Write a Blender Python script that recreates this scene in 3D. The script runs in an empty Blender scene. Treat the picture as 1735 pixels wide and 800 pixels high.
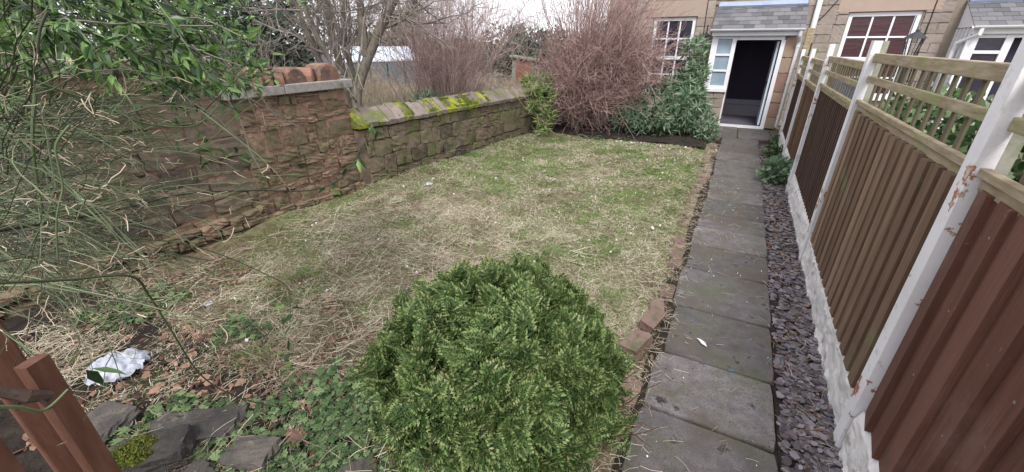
import bpy, math, random
import numpy as np
from math import radians as RAD, pi, sin, cos

SC = bpy.context.scene
COL = SC.collection
random.seed(7)
rng = np.random.default_rng(11)

# ------------------------------------------------------------------ camera, sky, sun, exposure
CAM_H, FOC, PITCH, YAW = 1.7, 690.0, 25.221, 27.527
cam = bpy.data.cameras.new('camera')
cam.sensor_width = 36.0
cam.lens = 36.0 * FOC / 1735.0
cam.clip_start = 0.02
cam.clip_end = 2000
camo = bpy.data.objects.new('camera', cam)
camo.location = (0, 0, CAM_H)
camo.rotation_euler = (RAD(90 - PITCH), 0, RAD(YAW))
COL.objects.link(camo)
SC.camera = camo

SUN_EL, SUN_AZ = 50.0, 165.0          # azimuth clockwise from +Y (the house direction)
world = bpy.data.worlds.new('World')
SC.world = world
world.use_nodes = True
wt = world.node_tree
wt.nodes.clear()
wo = wt.nodes.new('ShaderNodeOutputWorld')
wb = wt.nodes.new('ShaderNodeBackground')
sky = wt.nodes.new('ShaderNodeTexSky')
sky.sky_type = 'NISHITA'
sky.sun_disc = False
sky.sun_elevation = RAD(SUN_EL)
sky.sun_rotation = RAD(SUN_AZ)
sky.dust_density = 4.0
sky.air_density = 1.2
cl = wt.nodes.new('ShaderNodeMix')
cl.data_type = 'RGBA'
cl.inputs[0].default_value = 0.88
wn = wt.nodes.new('ShaderNodeTexNoise')
wn.inputs['Scale'].default_value = 2.2
wn.inputs['Detail'].default_value = 4
wr = wt.nodes.new('ShaderNodeValToRGB')
wr.color_ramp.elements[0].position = 0.3
wr.color_ramp.elements[0].color = (7.9, 7.9, 8.5, 1)
wr.color_ramp.elements[1].position = 0.75
wr.color_ramp.elements[1].color = (10.0, 10.0, 10.5, 1)
wc = wt.nodes.new('ShaderNodeTexCoord')
wt.links.new(wc.outputs['Generated'], wn.inputs['Vector'])
wt.links.new(wn.outputs['Fac'], wr.inputs['Fac'])
wt.links.new(sky.outputs['Color'], cl.inputs[6])
wt.links.new(wr.outputs['Color'], cl.inputs[7])
wt.links.new(cl.outputs[2], wb.inputs['Color'])
wb.inputs['Strength'].default_value = 0.09
wt.links.new(wb.outputs[0], wo.inputs[0])

sl = bpy.data.lights.new('sun', 'SUN')
sl.energy = 1.5
sl.angle = RAD(16)
sl.color = (1.0, 0.97, 0.92)
so = bpy.data.objects.new('sun', sl)
so.rotation_euler = (RAD(90 - SUN_EL), 0, RAD(180 - SUN_AZ))
so.location = (0, 0, 20)
COL.objects.link(so)
SC.view_settings.view_transform = 'Standard'
SC.view_settings.look = 'None'
SC.view_settings.exposure = 1.12
SC.view_settings.gamma = 1.0
SC.render.engine = 'CYCLES'
SC.cycles.max_bounces = 5
SC.cycles.diffuse_bounces = 3
SC.cycles.transparent_max_bounces = 6
SC.cycles.use_denoising = True

# ------------------------------------------------------------------ helpers
_p, _y = RAD(PITCH), RAD(YAW)


def at(px, py, d):
    """world point seen at photograph pixel (px,py), d metres (horizontal distance) from the camera spot"""
    X, Y, Z = px - 867.5, 400.0 - py, FOC
    f, z = Y * sin(_p) + Z * cos(_p), Y * cos(_p) - Z * sin(_p)
    wx, wy = X * cos(_y) - f * sin(_y), X * sin(_y) + f * cos(_y)
    k = d / math.hypot(wx, wy)
    return np.array([wx * k, wy * k, CAM_H + z * k])


def norm(v):
    return v / np.maximum(np.linalg.norm(v, axis=-1, keepdims=True), 1e-9)


_grids = {}


def vnoise(x, y, scale, seed=0):
    if seed not in _grids:
        _grids[seed] = np.random.default_rng(100 + seed).random((64, 64))
    g = _grids[seed]
    x = np.asarray(x, float) * scale
    y = np.asarray(y, float) * scale
    xi, yi = np.floor(x).astype(int), np.floor(y).astype(int)
    fx, fy = x - xi, y - yi
    fx, fy = fx * fx * (3 - 2 * fx), fy * fy * (3 - 2 * fy)
    a, b = g[xi % 64, yi % 64], g[(xi + 1) % 64, yi % 64]
    c, d = g[xi % 64, (yi + 1) % 64], g[(xi + 1) % 64, (yi + 1) % 64]
    return (a * (1 - fx) + b * fx) * (1 - fy) + (c * (1 - fx) + d * fx) * fy


def hgt(x, y):
    """height of the ground sheet"""
    x, y = np.asarray(x, float), np.asarray(y, float)
    b = (vnoise(x, y, 1.3, 1) - .5) * .07 + (vnoise(x, y, 4, 2) - .5) * .03
    m = np.clip((-.22 - x) / .35, 0, 1) * np.clip((x + 9) / 4, 0, 1)
    left = np.clip((-4.25 - x) / .3, 0, 1) * .3
    edge = np.clip((x + .35) / .1, 0, 1) * np.clip((.15 - x) / .2, 0, 1)
    h = .02 * m + b * m + left - .03
    h = h + m * .07 * np.clip((x + 4.3) / -.0001, 0, 1)
    h = h + np.where((x > -4.3) & (x < -3.2), .05 * np.clip((-3.2 - x) / .8, 0, 1), 0)
    return h - edge * .0


class MB:
    def __init__(s):
        s.c = []
        s.n = 0

    def add(s, V, F, mi=0):
        V = np.asarray(V, float).reshape(-1, 3)
        F = np.asarray(F, int)
        if len(V) == 0 or len(F) == 0:
            return s
        s.c.append((V, F + s.n, mi))
        s.n += len(V)
        return s

    def box(s, x0, x1, y0, y1, z0, z1, mi=0):
        V = [(x, y, z) for z in (z0, z1) for y in (y0, y1) for x in (x0, x1)]
        return s.add(V, [(0, 2, 3, 1), (4, 5, 7, 6), (0, 1, 5, 4), (2, 6, 7, 3), (0, 4, 6, 2), (1, 3, 7, 5)], mi)

    def bar(s, p, q, w, h, up=(0, 0, 1), mi=0):
        p, q, up = np.array(p, float), np.array(q, float), np.array(up, float)
        t = norm(q - p)
        a = norm(np.cross(t, up)) * w / 2
        b = norm(np.cross(a, t)) * h / 2
        V = [e + i * a + j * b for e in (p, q) for j in (-1, 1) for i in (-1, 1)]
        return s.add(V, [(0, 2, 3, 1), (4, 5, 7, 6), (0, 1, 5, 4), (2, 6, 7, 3), (0, 4, 6, 2), (1, 3, 7, 5)], mi)

    def tubes(s, P, R, k=3, mi=0):
        P = np.asarray(P, float)
        R = np.asarray(R, float)
        if P.ndim == 2:
            P, R = P[None], R[None]
        N, n, _ = P.shape
        if N == 0:
            return s
        R = np.broadcast_to(R, (N, n))
        T = np.empty_like(P)
        T[:, 1:-1] = P[:, 2:] - P[:, :-2]
        T[:, 0] = P[:, 1] - P[:, 0]
        T[:, -1] = P[:, -1] - P[:, -2]
        T = norm(T)
        ref = np.where(np.abs(T[:, :1, 2:3]) > .8, np.array([1., 0, 0]), np.array([0, 0, 1.]))
        A = norm(np.cross(T, np.broadcast_to(ref, T.shape)))
        B = np.cross(T, A)
        ang = np.arange(k) * 2 * pi / k
        V = P[:, :, None] + R[:, :, None, None] * (A[:, :, None] * np.cos(ang)[None, None, :, None] + B[:, :, None] * np.sin(ang)[None, None, :, None])
        idx = np.arange(N * n * k).reshape(N, n, k)
        a, b = idx[:, :-1], idx[:, 1:]
        F = np.stack([a, np.roll(a, -1, 2), np.roll(b, -1, 2), b], -1).reshape(-1, 4)
        s.add(V, F, mi)
        if k > 4:
            s.add(V[:, 0], np.arange(N * k).reshape(N, k)[:, ::-1], mi)
            s.add(V[:, -1], np.arange(N * k).reshape(N, k), mi)
        return s

    def scatter(s, tv, tf, pos, ax, nrm, sc, mi=0):
        """many copies of a small leaf template; its length runs along ax and it faces nrm"""
        pos = np.asarray(pos, float)
        N = len(pos)
        if N == 0:
            return s
        tv = np.asarray(tv, float)
        Y = norm(np.asarray(ax, float))
        X = norm(np.cross(Y, np.asarray(nrm, float)))
        Z = np.cross(X, Y)
        sc = np.broadcast_to(np.asarray(sc, float).reshape(-1, 1, 1), (N, 1, 1)) if np.ndim(sc) else np.full((N, 1, 1), sc)
        V = pos[:, None] + sc * (tv[None, :, 0:1] * X[:, None] + tv[None, :, 1:2] * Y[:, None] + tv[None, :, 2:3] * Z[:, None])
        F = np.asarray(tf)[None] + (np.arange(N) * len(tv))[:, None, None]
        return s.add(V, F.reshape(-1, np.asarray(tf).shape[1]), mi)

    def mesh(s, name, mats, smooth=False):
        me = bpy.data.meshes.new(name)
        V = np.concatenate([c[0] for c in s.c])
        me.vertices.add(len(V))
        me.vertices.foreach_set('co', V.ravel())
        tot = sum(c[1].size for c in s.c)
        me.loops.add(tot)
        me.loops.foreach_set('vertex_index', np.concatenate([c[1].ravel() for c in s.c]).astype(np.int32))
        ln = np.concatenate([np.full(len(c[1]), c[1].shape[1]) for c in s.c])
        st = np.concatenate([[0], np.cumsum(ln)[:-1]]).astype(np.int32)
        me.polygons.add(len(ln))
        me.polygons.foreach_set('loop_start', st)
        mi = np.concatenate([np.full(len(c[1]), c[2]) for c in s.c]).astype(np.int32)
        if not isinstance(mats, (list, tuple)):
            mats = [mats]
        for m in mats:
            me.materials.append(m)
        me.polygons.foreach_set('material_index', mi)
        me.polygons.foreach_set('use_smooth', np.full(len(ln), bool(smooth)))
        me.update(calc_edges=True)
        return me

    def build(s, name, mats, parent=None, smooth=False, bevel=0):
        return obj(name, s.mesh(name, mats, smooth), parent, bevel)


def obj(name, me, parent=None, bevel=0):
    o = bpy.data.objects.new(name, me)
    COL.objects.link(o)
    if parent:
        o.parent = parent
    if bevel:
        b = o.modifiers.new('bevel', 'BEVEL')
        b.width = bevel
        b.segments = 2
        b.limit_method = 'ANGLE'
    return o


def tag(o, label, cat, group=None):
    o['label'] = label
    o['category'] = cat
    if group:
        o['group'] = group
    return o


def thing(name, label, cat, loc=(0, 0, 0), rz=0, group=None):
    o = bpy.data.objects.new(name, None)
    o.empty_display_size = .1
    o.location = loc
    o.rotation_euler = (0, 0, rz)
    COL.objects.link(o)
    return tag(o, label, cat, group)


def kind(o, k):
    o['kind'] = k
    return o


def place(o, loc=(0, 0, 0), rot=(0, 0, 0), sc=(1, 1, 1)):
    o.location, o.rotation_euler, o.scale = loc, rot, sc
    return o


def mat(name, ramp, scale=6, rough=.85, bump=.4, dist=.01, rnd=None, k=.4, spots=(), detail=6, metallic=0, stretch=None, bscale=None, trans=0, spec=.3):
    """noise -> colour ramp; rnd adds a per-island / per-object shift; spots = [(rgb, scale, lo, hi, upward)]"""
    m = bpy.data.materials.new(name)
    m.use_nodes = True
    t = m.node_tree
    N, L = t.nodes, t.links
    b = N['Principled BSDF']
    geo = N.new('ShaderNodeNewGeometry')
    vec = geo.outputs['Position']
    if stretch:
        mp = N.new('ShaderNodeMapping')
        mp.inputs['Scale'].default_value = stretch
        L.new(vec, mp.inputs['Vector'])
        vec = mp.outputs[0]

    def noise(sc_, v, det=detail):
        n = N.new('ShaderNodeTexNoise')
        n.inputs['Scale'].default_value = sc_
        n.inputs['Detail'].default_value = det
        n.inputs['Roughness'].default_value = .65
        L.new(v, n.inputs['Vector'])
        return n.outputs['Fac']

    def math_(op, a, c):
        n = N.new('ShaderNodeMath')
        n.operation = op
        for i, v in enumerate((a, c)):
            if isinstance(v, (int, float)):
                n.inputs[i].default_value = v
            else:
                L.new(v, n.inputs[i])
        return n.outputs[0]

    def rangef(v, lo, hi, a=0., c=1.):
        n = N.new('ShaderNodeMapRange')
        n.inputs['From Min'].default_value = lo
        n.inputs['From Max'].default_value = hi
        n.inputs['To Min'].default_value = a
        n.inputs['To Max'].default_value = c
        L.new(v, n.inputs['Value'])
        return n.outputs[0]
    f = rangef(noise(scale, vec), .28, .72)
    if rnd:
        if rnd == 'island':
            r = geo.outputs['Random Per Island']
        else:
            r = N.new('ShaderNodeObjectInfo').outputs['Random']
        f = math_('ADD', math_('MULTIPLY', f, 1 - k), math_('MULTIPLY', r, k))
    cr = N.new('ShaderNodeValToRGB')
    while len(cr.color_ramp.elements) < len(ramp):
        cr.color_ramp.elements.new(.5)
    for i, c in enumerate(ramp):
        e = cr.color_ramp.elements[i]
        e.position = i / max(1, len(ramp) - 1)
        e.color = (*c, 1)
    L.new(f, cr.inputs['Fac'])
    c = cr.outputs['Color']
    for rgb, s2, lo, hi, up in spots:
        g = rangef(noise(s2, geo.outputs['Position'], 5), lo, hi)
        if up:
            sx = N.new('ShaderNodeSeparateXYZ')
            L.new(geo.outputs['Normal'], sx.inputs[0])
            g = math_('MULTIPLY', g, rangef(sx.outputs[2], up, up + .35))
        mx = N.new('ShaderNodeMix')
        mx.data_type = 'RGBA'
        L.new(g, mx.inputs[0])
        L.new(c, mx.inputs[6])
        mx.inputs[7].default_value = (*rgb, 1)
        c = mx.outputs[2]
    L.new(c, b.inputs['Base Color'])
    b.inputs['Roughness'].default_value = rough
    b.inputs['Metallic'].default_value = metallic
    b.inputs['Specular IOR Level'].default_value = spec
    if bump:
        bn = N.new('ShaderNodeBump')
        bn.inputs['Strength'].default_value = bump
        bn.inputs['Distance'].default_value = dist
        L.new(noise(bscale or scale * 3, vec, 8), bn.inputs['Height'])
        L.new(bn.outputs[0], b.inputs['Normal'])
    if trans:
        out = N['Material Output']
        tr = N.new('ShaderNodeBsdfTranslucent')
        L.new(c, tr.inputs['Color'])
        ms = N.new('ShaderNodeMixShader')
        ms.inputs[0].default_value = trans
        L.new(b.outputs[0], ms.inputs[1])
        L.new(tr.outputs[0], ms.inputs[2])
        L.new(ms.outputs[0], out.inputs[0])
    return m


# ------------------------------------------------------------------ materials
GREENM = (.10, .13, .035)
m_ground = mat('lawn_soil', [(.055, .042, .03), (.13, .105, .07), (.22, .185, .12), (.15, .165, .07)], 9, 1, .9, .03, bscale=60,
               spots=[((.13, .16, .05), 1.1, .5, .68, 0), ((.04, .03, .022), 3, .6, .7, 0)])
m_soil = mat('soil', [(.012, .009, .008), (.035, .026, .021), (.07, .052, .04)], 12, 1, 1, .03, bscale=70)
m_slab = mat('paving', [(.055, .05, .05), (.135, .122, .124), (.25, .23, .23)], 9, .8, 1, .008, rnd='object', k=.35, bscale=140,
             spots=[((.1, .11, .065), 2.6, .48, .7, 0), ((.035, .033, .036), 9, .6, .66, 0), ((.06, .056, .058), 120, .5, .7, 0), ((.1, .085, .07), 1.7, .5, .62, 0), ((.4, .38, .36), 80, .69, .71, 0)])
m_joint = mat('joint_dirt', [(.012, .01, .009), (.04, .03, .022)], 30, 1, .8, .01)
m_slate = mat('slate_chip', [(.035, .03, .035), (.1, .087, .1), (.26, .225, .25)], 30, .55, .3, .003, rnd='island', k=.8, spec=.5)
m_edgebrick = mat('edging_brick', [(.08, .055, .05), (.16, .105, .09), (.24, .17, .14)], 14, .95, .8, .008, rnd='object', k=.5,
                  spots=[((.09, .1, .05), 9, .52, .66, 0)])
m_stone = mat('wall_stone', [(.035, .03, .026), (.095, .075, .055), (.18, .14, .1), (.13, .12, .07), (.24, .19, .14)], 5.5, .92, 1, .014, rnd='object', k=.55, bscale=22,
              spots=[((.115, .125, .05), 3.4, .5, .66, 0), ((.05, .043, .038), 2.1, .58, .7, 0), ((.16, .19, .05), 8, .62, .7, 0)])
m_stone_red = mat('red_wall_stone', [(.05, .04, .032), (.17, .115, .08), (.14, .12, .07), (.25, .17, .12), (.17, .15, .085), (.29, .2, .145)], 5.5, .92, 1, .014, rnd='object', k=.55, bscale=20,
                  spots=[((.13, .125, .06), 3.1, .54, .68, 0), ((.33, .2, .15), 4.3, .66, .72, 0), ((.06, .045, .04), 2.3, .62, .72, 0)])
m_stone_dark = mat('dark_wall_stone', [(.03, .027, .026), (.085, .07, .058), (.17, .13, .095), (.13, .12, .07)], 6, .9, 1, .014, rnd='object', k=.5, bscale=22,
                   spots=[((.08, .1, .04), 3.4, .55, .7, 0)])
m_mortar = mat('pink_mortar', [(.17, .095, .07), (.33, .195, .15), (.4, .255, .2)], 9, 1, 1, .012, bscale=30,
               spots=[((.1, .09, .05), 3.3, .5, .64, 0), ((.05, .035, .03), 5, .58, .66, 0)])
m_mortar2 = mat('dull_mortar', [(.05, .04, .033), (.13, .1, .08), (.3, .2, .16)], 5, 1, 1, .012, bscale=30)
m_cope = mat('coping_stone', [(.11, .095, .09), (.2, .165, .15), (.28, .23, .2)], 7, .95, 1, .014, rnd='object', k=.5, bscale=30,
             spots=[((.13, .15, .05), 4, .48, .62, 0)])
m_cope_moss = mat('mossy_coping_stone', [(.11, .095, .09), (.2, .165, .15), (.26, .22, .18)], 7, 1, 1, .02, rnd='object', k=.25, bscale=50,
                  spots=[((.13, .15, .04), 3, .44, .56, 0), ((.3, .32, .03), 6, .45, .58, 0)])
m_moss = mat('moss', [(.06, .085, .02), (.14, .17, .03), (.27, .28, .045)], 16, 1, 1, .02, rnd='island', k=.4)
m_conc = mat('concrete_slab', [(.2, .19, .18), (.34, .32, .3)], 20, .9, .5, .004, spots=[((.14, .15, .09), 6, .55, .7, 0)])
m_terra = mat('terracotta', [(.1, .06, .05), (.2, .11, .08), (.32, .18, .12)], 9, .9, .7, .008, rnd='object', k=.35, bscale=40,
              spots=[((.09, .07, .06), 6, .55, .68, 0), ((.3, .26, .12), 11, .63, .7, 0)])
m_white = mat('white_paint', [(.6, .59, .6), (.76, .75, .77)], 3, .6, .3, .004, bscale=60, spots=[((.36, .15, .09), 7, .665, .685, 0), ((.45, .46, .4), 3, .6, .75, 0)])
m_post = mat('painted_post', [(.62, .61, .62), (.78, .77, .79)], 3, .7, .5, .004, bscale=45, spots=[((.33, .14, .085), 6.5, .6, .615, 0), ((.5, .47, .42), 13, .6, .68, 0), ((.25, .26, .2), 3, .62, .75, 0)])
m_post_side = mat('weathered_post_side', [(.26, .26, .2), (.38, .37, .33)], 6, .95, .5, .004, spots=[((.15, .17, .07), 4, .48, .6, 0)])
m_gravel = mat('white_rockface', [(.52, .5, .49), (.74, .72, .71)], 6, .85, .7, .01, bscale=30, spots=[((.3, .24, .2), 6, .6, .68, 0), ((.25, .28, .14), 4, .62, .74, 0)])
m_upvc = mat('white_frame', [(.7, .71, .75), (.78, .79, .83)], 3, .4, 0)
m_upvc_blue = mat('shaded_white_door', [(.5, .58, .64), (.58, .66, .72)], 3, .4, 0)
m_board = [mat('red_brown_board', [(.07, .028, .02), (.13, .056, .04), (.19, .092, .068)], 4, .7, .7, .004, rnd='object', k=.45, stretch=(16, 16, 1), spots=[((.3, .17, .13), 30, .68, .72, 0), ((.2, .11, .09), 2.5, .55, .75, 0), ((.07, .075, .03), 2, .62, .75, 0)]),
           mat('brown_board', [(.075, .042, .028), (.165, .105, .07), (.3, .21, .145)], 3, .8, .7, .004, rnd='object', k=.5, stretch=(14, 14, 1), spots=[((.16, .17, .08), 3, .6, .75, 0)]),
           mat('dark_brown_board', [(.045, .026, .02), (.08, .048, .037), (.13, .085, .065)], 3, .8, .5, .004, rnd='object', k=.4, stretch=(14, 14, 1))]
m_rail = mat('mossy_rail', [(.17, .13, .085), (.3, .24, .16), (.42, .36, .25)], 5, .9, .5, .004, stretch=(3, 1, 8), spots=[((.24, .26, .11), 3, .54, .7, 0)])
m_slat = mat('trellis_wood', [(.07, .058, .04), (.13, .11, .075), (.15, .15, .08)], 5, .9, .5, .004, rnd='object', k=.4)
m_gate = mat('gate_paint', [(.085, .036, .024), (.125, .055, .038), (.16, .08, .06)], 4, .6, .3, .003, stretch=(8, 8, 1.5), spots=[((.1, .08, .03), 7, .62, .72, 0)])
m_iron = mat('iron', [(.02, .018, .018), (.05, .035, .03)], 20, .5, .3, .003, metallic=.5)
m_hinge = mat('rusty_iron', [(.05, .035, .03), (.12, .08, .065)], 25, .7, .5, .004, metallic=.3)
m_black = mat('black_paint', [(.015, .015, .02), (.03, .03, .04)], 10, .35, 0, spec=.5)
m_nail = mat('galvanised_nail', [(.25, .24, .22), (.4, .38, .36)], 10, .4, 0, metallic=.6)
m_house = mat('sandstone', [(.23, .19, .165), (.3, .25, .215), (.35, .3, .26), (.28, .25, .22)], 5, .95, .8, .008, rnd='object', k=.65, bscale=26,
              spots=[((.17, .15, .11), 3, .56, .7, 0)])
m_house2 = mat('grey_sandstone', [(.21, .18, .16), (.28, .235, .21), (.34, .29, .26)], 5, .95, .8, .008, rnd='object', k=.6, bscale=26,
               spots=[((.2, .17, .13), 3, .56, .7, 0)])
m_pointing = mat('house_pointing', [(.2, .165, .135), (.28, .24, .19)], 10, 1, .6, .006)
m_render = mat('smooth_lintel', [(.33, .255, .21), (.38, .3, .25)], 3, .95, .3, .004)
m_jambst = mat('pink_jamb_stone', [(.22, .13, .1), (.34, .22, .17), (.3, .26, .2)], 5, .95, .6, .006, rnd='object', k=.8)
m_roofslate = mat('roof_slate', [(.075, .075, .083), (.13, .13, .142), (.19, .19, .2)], 6, .6, .4, .003, rnd='object', k=.8, spec=.5)
m_lead = mat('lead_flashing', [(.25, .3, .42), (.36, .42, .55)], 5, .5, .2, .003)
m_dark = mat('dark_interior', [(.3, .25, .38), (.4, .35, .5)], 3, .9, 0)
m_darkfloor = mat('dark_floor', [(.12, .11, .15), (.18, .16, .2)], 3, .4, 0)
m_step = mat('grey_step', [(.3, .3, .34), (.36, .36, .4)], 3, .6, 0)
m_frost = mat('frosted_glass', [(.2, .27, .34), (.3, .38, .45)], 4, .25, .2, .004, spec=.6)
m_blind = mat('red_blind', [(.05, .012, .014), (.09, .022, .024)], 3, .8, 0, stretch=(1, 1, 12))
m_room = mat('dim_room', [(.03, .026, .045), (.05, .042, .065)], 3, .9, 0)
m_bark = mat('grey_bark', [(.09, .075, .065), (.19, .165, .14), (.26, .24, .19)], 14, .95, .8, .01, stretch=(2, 2, .6), spots=[((.13, .14, .06), 4, .55, .68, 0)])
m_twig = mat('grey_twig', [(.13, .11, .1), (.32, .28, .25)], 8, .95, 0, rnd='island', k=.8)
m_redtwig = mat('red_brown_twig', [(.13, .08, .075), (.28, .18, .165), (.47, .34, .31)], 5, .9, 0, rnd='island', k=.85)
m_thicket = mat('pinkish_twig', [(.17, .12, .115), (.33, .235, .22), (.5, .38, .35)], 5, .9, 0, rnd='island', k=.85)
m_greenstem = mat('green_stem', [(.018, .018, .012), (.045, .05, .026), (.08, .115, .05), (.16, .19, .1)], 8, .5, 0, rnd='island', k=.8)
m_palestem = mat('pale_dead_stem', [(.22, .15, .1), (.42, .33, .24), (.55, .46, .36)], 8, .8, 0, rnd='island', k=.8)
m_leaf = mat('climber_leaf', [(.01, .028, .01), (.05, .11, .03), (.24, .4, .11)], 6, .4, 0, rnd='island', k=.85, trans=.3, spec=.5)
m_leafblue = mat('shrub_leaf', [(.05, .1, .05), (.16, .25, .15), (.36, .47, .32)], 6, .5, 0, rnd='island', k=.85, trans=.25)
m_leafyel = mat('yellow_green_leaf', [(.08, .14, .04), (.18, .27, .08), (.33, .4, .15)], 6, .5, 0, rnd='island', k=.85, trans=.25)
m_ivy = mat('dark_evergreen', [(.025, .04, .03), (.055, .085, .06), (.11, .145, .1)], 4, .7, 0, rnd='island', k=.8)
m_laurel = mat('variegated_leaf', [(.02, .05, .018), (.07, .14, .05), (.36, .43, .25)], 6, .4, 0, rnd='island', k=.9, trans=.2)
m_thuja = mat('thuja_spray', [(.01, .025, .008), (.045, .085, .022), (.13, .18, .055)], 9, .65, 0, rnd='island', k=.5, trans=.2)
m_thtip = mat('thuja_tip', [(.035, .08, .018), (.1, .17, .045), (.25, .3, .12), (.45, .36, .24)], 15, .65, 0, rnd='island', k=.4, trans=.2)
m_deadth = mat('dead_thuja', [(.04, .022, .014), (.1, .055, .032)], 12, .9, 0, rnd='island', k=.7)
m_straw = mat('cut_straw', [(.09, .065, .05), (.3, .245, .175), (.53, .47, .355), (.8, .75, .63)], 5, .9, 0, rnd='island', k=.55, spec=.1)
m_thatch = mat('brown_thatch', [(.06, .042, .03), (.17, .12, .085), (.32, .24, .17)], 5, 1, 0, rnd='island', k=.7, spec=.1)
m_grass = mat('grass_blade', [(.07, .11, .03), (.18, .26, .08), (.37, .46, .19)], 2.2, .7, 0, rnd='island', k=.65, trans=.25)
m_weed = mat('weed_leaf', [(.03, .06, .025), (.085, .14, .055), (.24, .33, .15)], 9, .55, 0, rnd='island', k=.8, trans=.2)
m_deadleaf = mat('dead_leaf', [(.04, .022, .018), (.14, .075, .05), (.32, .2, .14)], 9, .8, .3, .003, rnd='island', k=.9)
m_rock = mat('dark_rock', [(.025, .023, .023), (.07, .064, .06), (.15, .13, .11)], 7, .9, 1, .02, rnd='object', k=.4, bscale=25,
             spots=[((.08, .09, .04), 4, .58, .7, .2), ((.2, .17, .14), 9, .6, .75, 0)])
m_bag = mat('white_plastic', [(.4, .44, .54), (.68, .71, .78)], 14, .35, .6, .008, trans=.25, spec=.5, spots=[((.2, .16, .12), 9, .57, .75, 0)])
m_pebble = mat('pale_pebble', [(.35, .33, .3), (.75, .74, .7)], 20, .8, 0, rnd='island', k=.9)
m_bluebit = mat('blue_plastic', [(.03, .1, .35), (.06, .2, .5)], 9, .4, 0)
m_ghglass = mat('greenhouse_glass', [(.5, .6, .72), (.72, .8, .9)], 2, .25, 0, spec=.6)
m_ghwall = mat('greenhouse_side_glass', [(.12, .15, .17), (.2, .25, .28)], 2, .3, 0, spec=.6)
m_shedw = mat('pale_green_timber', [(.16, .17, .13), (.26, .27, .21)], 6, .9, .3, .003)
m_sheddoor = mat('red_shed_door', [(.2, .08, .05), (.28, .12, .075)], 5, .8, .3, .003)
m_trough = mat('drab_grass', [(.2, .17, .13), (.36, .31, .24), (.26, .27, .17)], 1.5, 1, .3, .02, rnd='island', k=.6)
m_blue = mat('blue_bin', [(.02, .06, .2), (.03, .09, .28)], 4, .4, 0)


def glass_mat():
    m = bpy.data.materials.new('window_glass')
    m.use_nodes = True
    t = m.node_tree
    t.nodes.clear()
    o = t.nodes.new('ShaderNodeOutputMaterial')
    mx = t.nodes.new('ShaderNodeMixShader')
    tr = t.nodes.new('ShaderNodeBsdfTransparent')
    gl = t.nodes.new('ShaderNodeBsdfGlossy')
    gl.inputs['Roughness'].default_value = .03
    mx.inputs[0].default_value = .16
    t.links.new(tr.outputs[0], mx.inputs[1])
    t.links.new(gl.outputs[0], mx.inputs[2])
    t.links.new(mx.outputs[0], o.inputs[0])
    return m


m_glass = glass_mat()
m_paneP = mat('dark_window_glass', [(.02, .018, .03), (.045, .038, .06)], 2.5, .06, .25, .01, bscale=2.5, spec=.5)
m_paneR = mat('dark_red_window_glass', [(.03, .012, .016), (.075, .022, .028)], 2, .06, .25, .01, bscale=2.5, stretch=(1, 1, 9), spec=.5)  # opaque panes in dark red-brown, banded across

# ------------------------------------------------------------------ ground
def axis_pts(lo, hi, fine, far):
    a = np.arange(lo, hi + 1e-6, fine)
    g = np.geomspace(.3, far, 14)
    return np.concatenate([(lo - g)[::-1], a, hi + g])


gx, gy = axis_pts(-5.2, 1.6, .07, 400), axis_pts(-.4, 10.9, .07, 400)
X, Y = np.meshgrid(gx, gy, indexing='ij')
Z = hgt(X, Y)
idx = np.arange(X.size).reshape(X.shape)
F = np.stack([idx[:-1, :-1], idx[1:, :-1], idx[1:, 1:], idx[:-1, 1:]], -1).reshape(-1, 4)
kind(MB().add(np.stack([X, Y, Z], -1), F).build('ground', m_ground, smooth=True), 'structure')


def sheet(name, poly_x0, poly_x1, y0, y1, m, dz=.006, step=.08, rag=.06):
    xs, ys = np.arange(poly_x0, poly_x1 + 1e-6, step), np.arange(y0, y1 + 1e-6, step)
    A, B = np.meshgrid(xs, ys, indexing='ij')
    zz = hgt(A, B) + dz + vnoise(A, B, 5, 5) * .03
    ed = np.minimum(np.minimum(A - poly_x0, poly_x1 - A), np.minimum(B - y0, y1 - B))
    zz -= np.clip(rag * (1.5 - ed / step), 0, 1) * .1 * (.5 + vnoise(A, B, 3, 6))
    i = np.arange(A.size).reshape(A.shape)
    f = np.stack([i[:-1, :-1], i[1:, :-1], i[1:, 1:], i[:-1, 1:]], -1).reshape(-1, 4)
    return kind(MB().add(np.stack([A, B, zz], -1), f).build(name, m, smooth=True), 'structure')


sheet('flower_bed', -3.65, -.25, 7.95, 9.9, m_soil, .045)
sheet('flower_bed', -4.0, -1.0, -.3, .95, m_soil, .008)
kind(MB().box(.5, .9, .3, 10.6, -.06, -.004).build('slate_bed', m_soil), 'structure')

# path of paving slabs
path = kind(MB().box(-.16, .535, .2, 9.35, -.08, -.014).build('path', m_joint), 'structure')
ys = [.32, .78, 1.22, 1.68, 2.15, 2.71, 3.32, 3.81, 4.29, 4.69, 5.23, 5.66, 6.33, 6.75, 7.3, 7.91, 8.64, 9.32]


def slab_mesh(seed, g=.008):
    """unit slab, slightly worn corners"""
    r = np.random.default_rng(seed)
    n = 7
    t = np.linspace(-.5, .5, n)
    pts = [(x, -.5) for x in t[:-1]] + [(.5, y) for y in t[:-1]] + [(-x, .5) for x in t[:-1]] + [(-.5, -y) for y in t[:-1]]
    p = np.array(pts)
    corner = (np.abs(p[:, 0]) > .49) & (np.abs(p[:, 1]) > .49)
    p = p * (1 - r.random((len(p), 1)) * .012)
    p[corner] *= .985 - r.random((corner.sum(), 1)) * .02
    k = len(p)
    top = np.c_[p * .985, np.full(k, 1.)]
    mid = np.c_[p, np.full(k, .82)]
    bot = np.c_[p, np.full(k, 0.)]
    i = np.arange(k)
    j = (i + 1) % k
    side = np.concatenate([np.stack([i + k, j + k, j, i], -1), np.stack([i + 2 * k, j + 2 * k, j + k, i + k], -1)])
    return MB().add(np.concatenate([top, mid, bot]), side).add(top, i[None])


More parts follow.
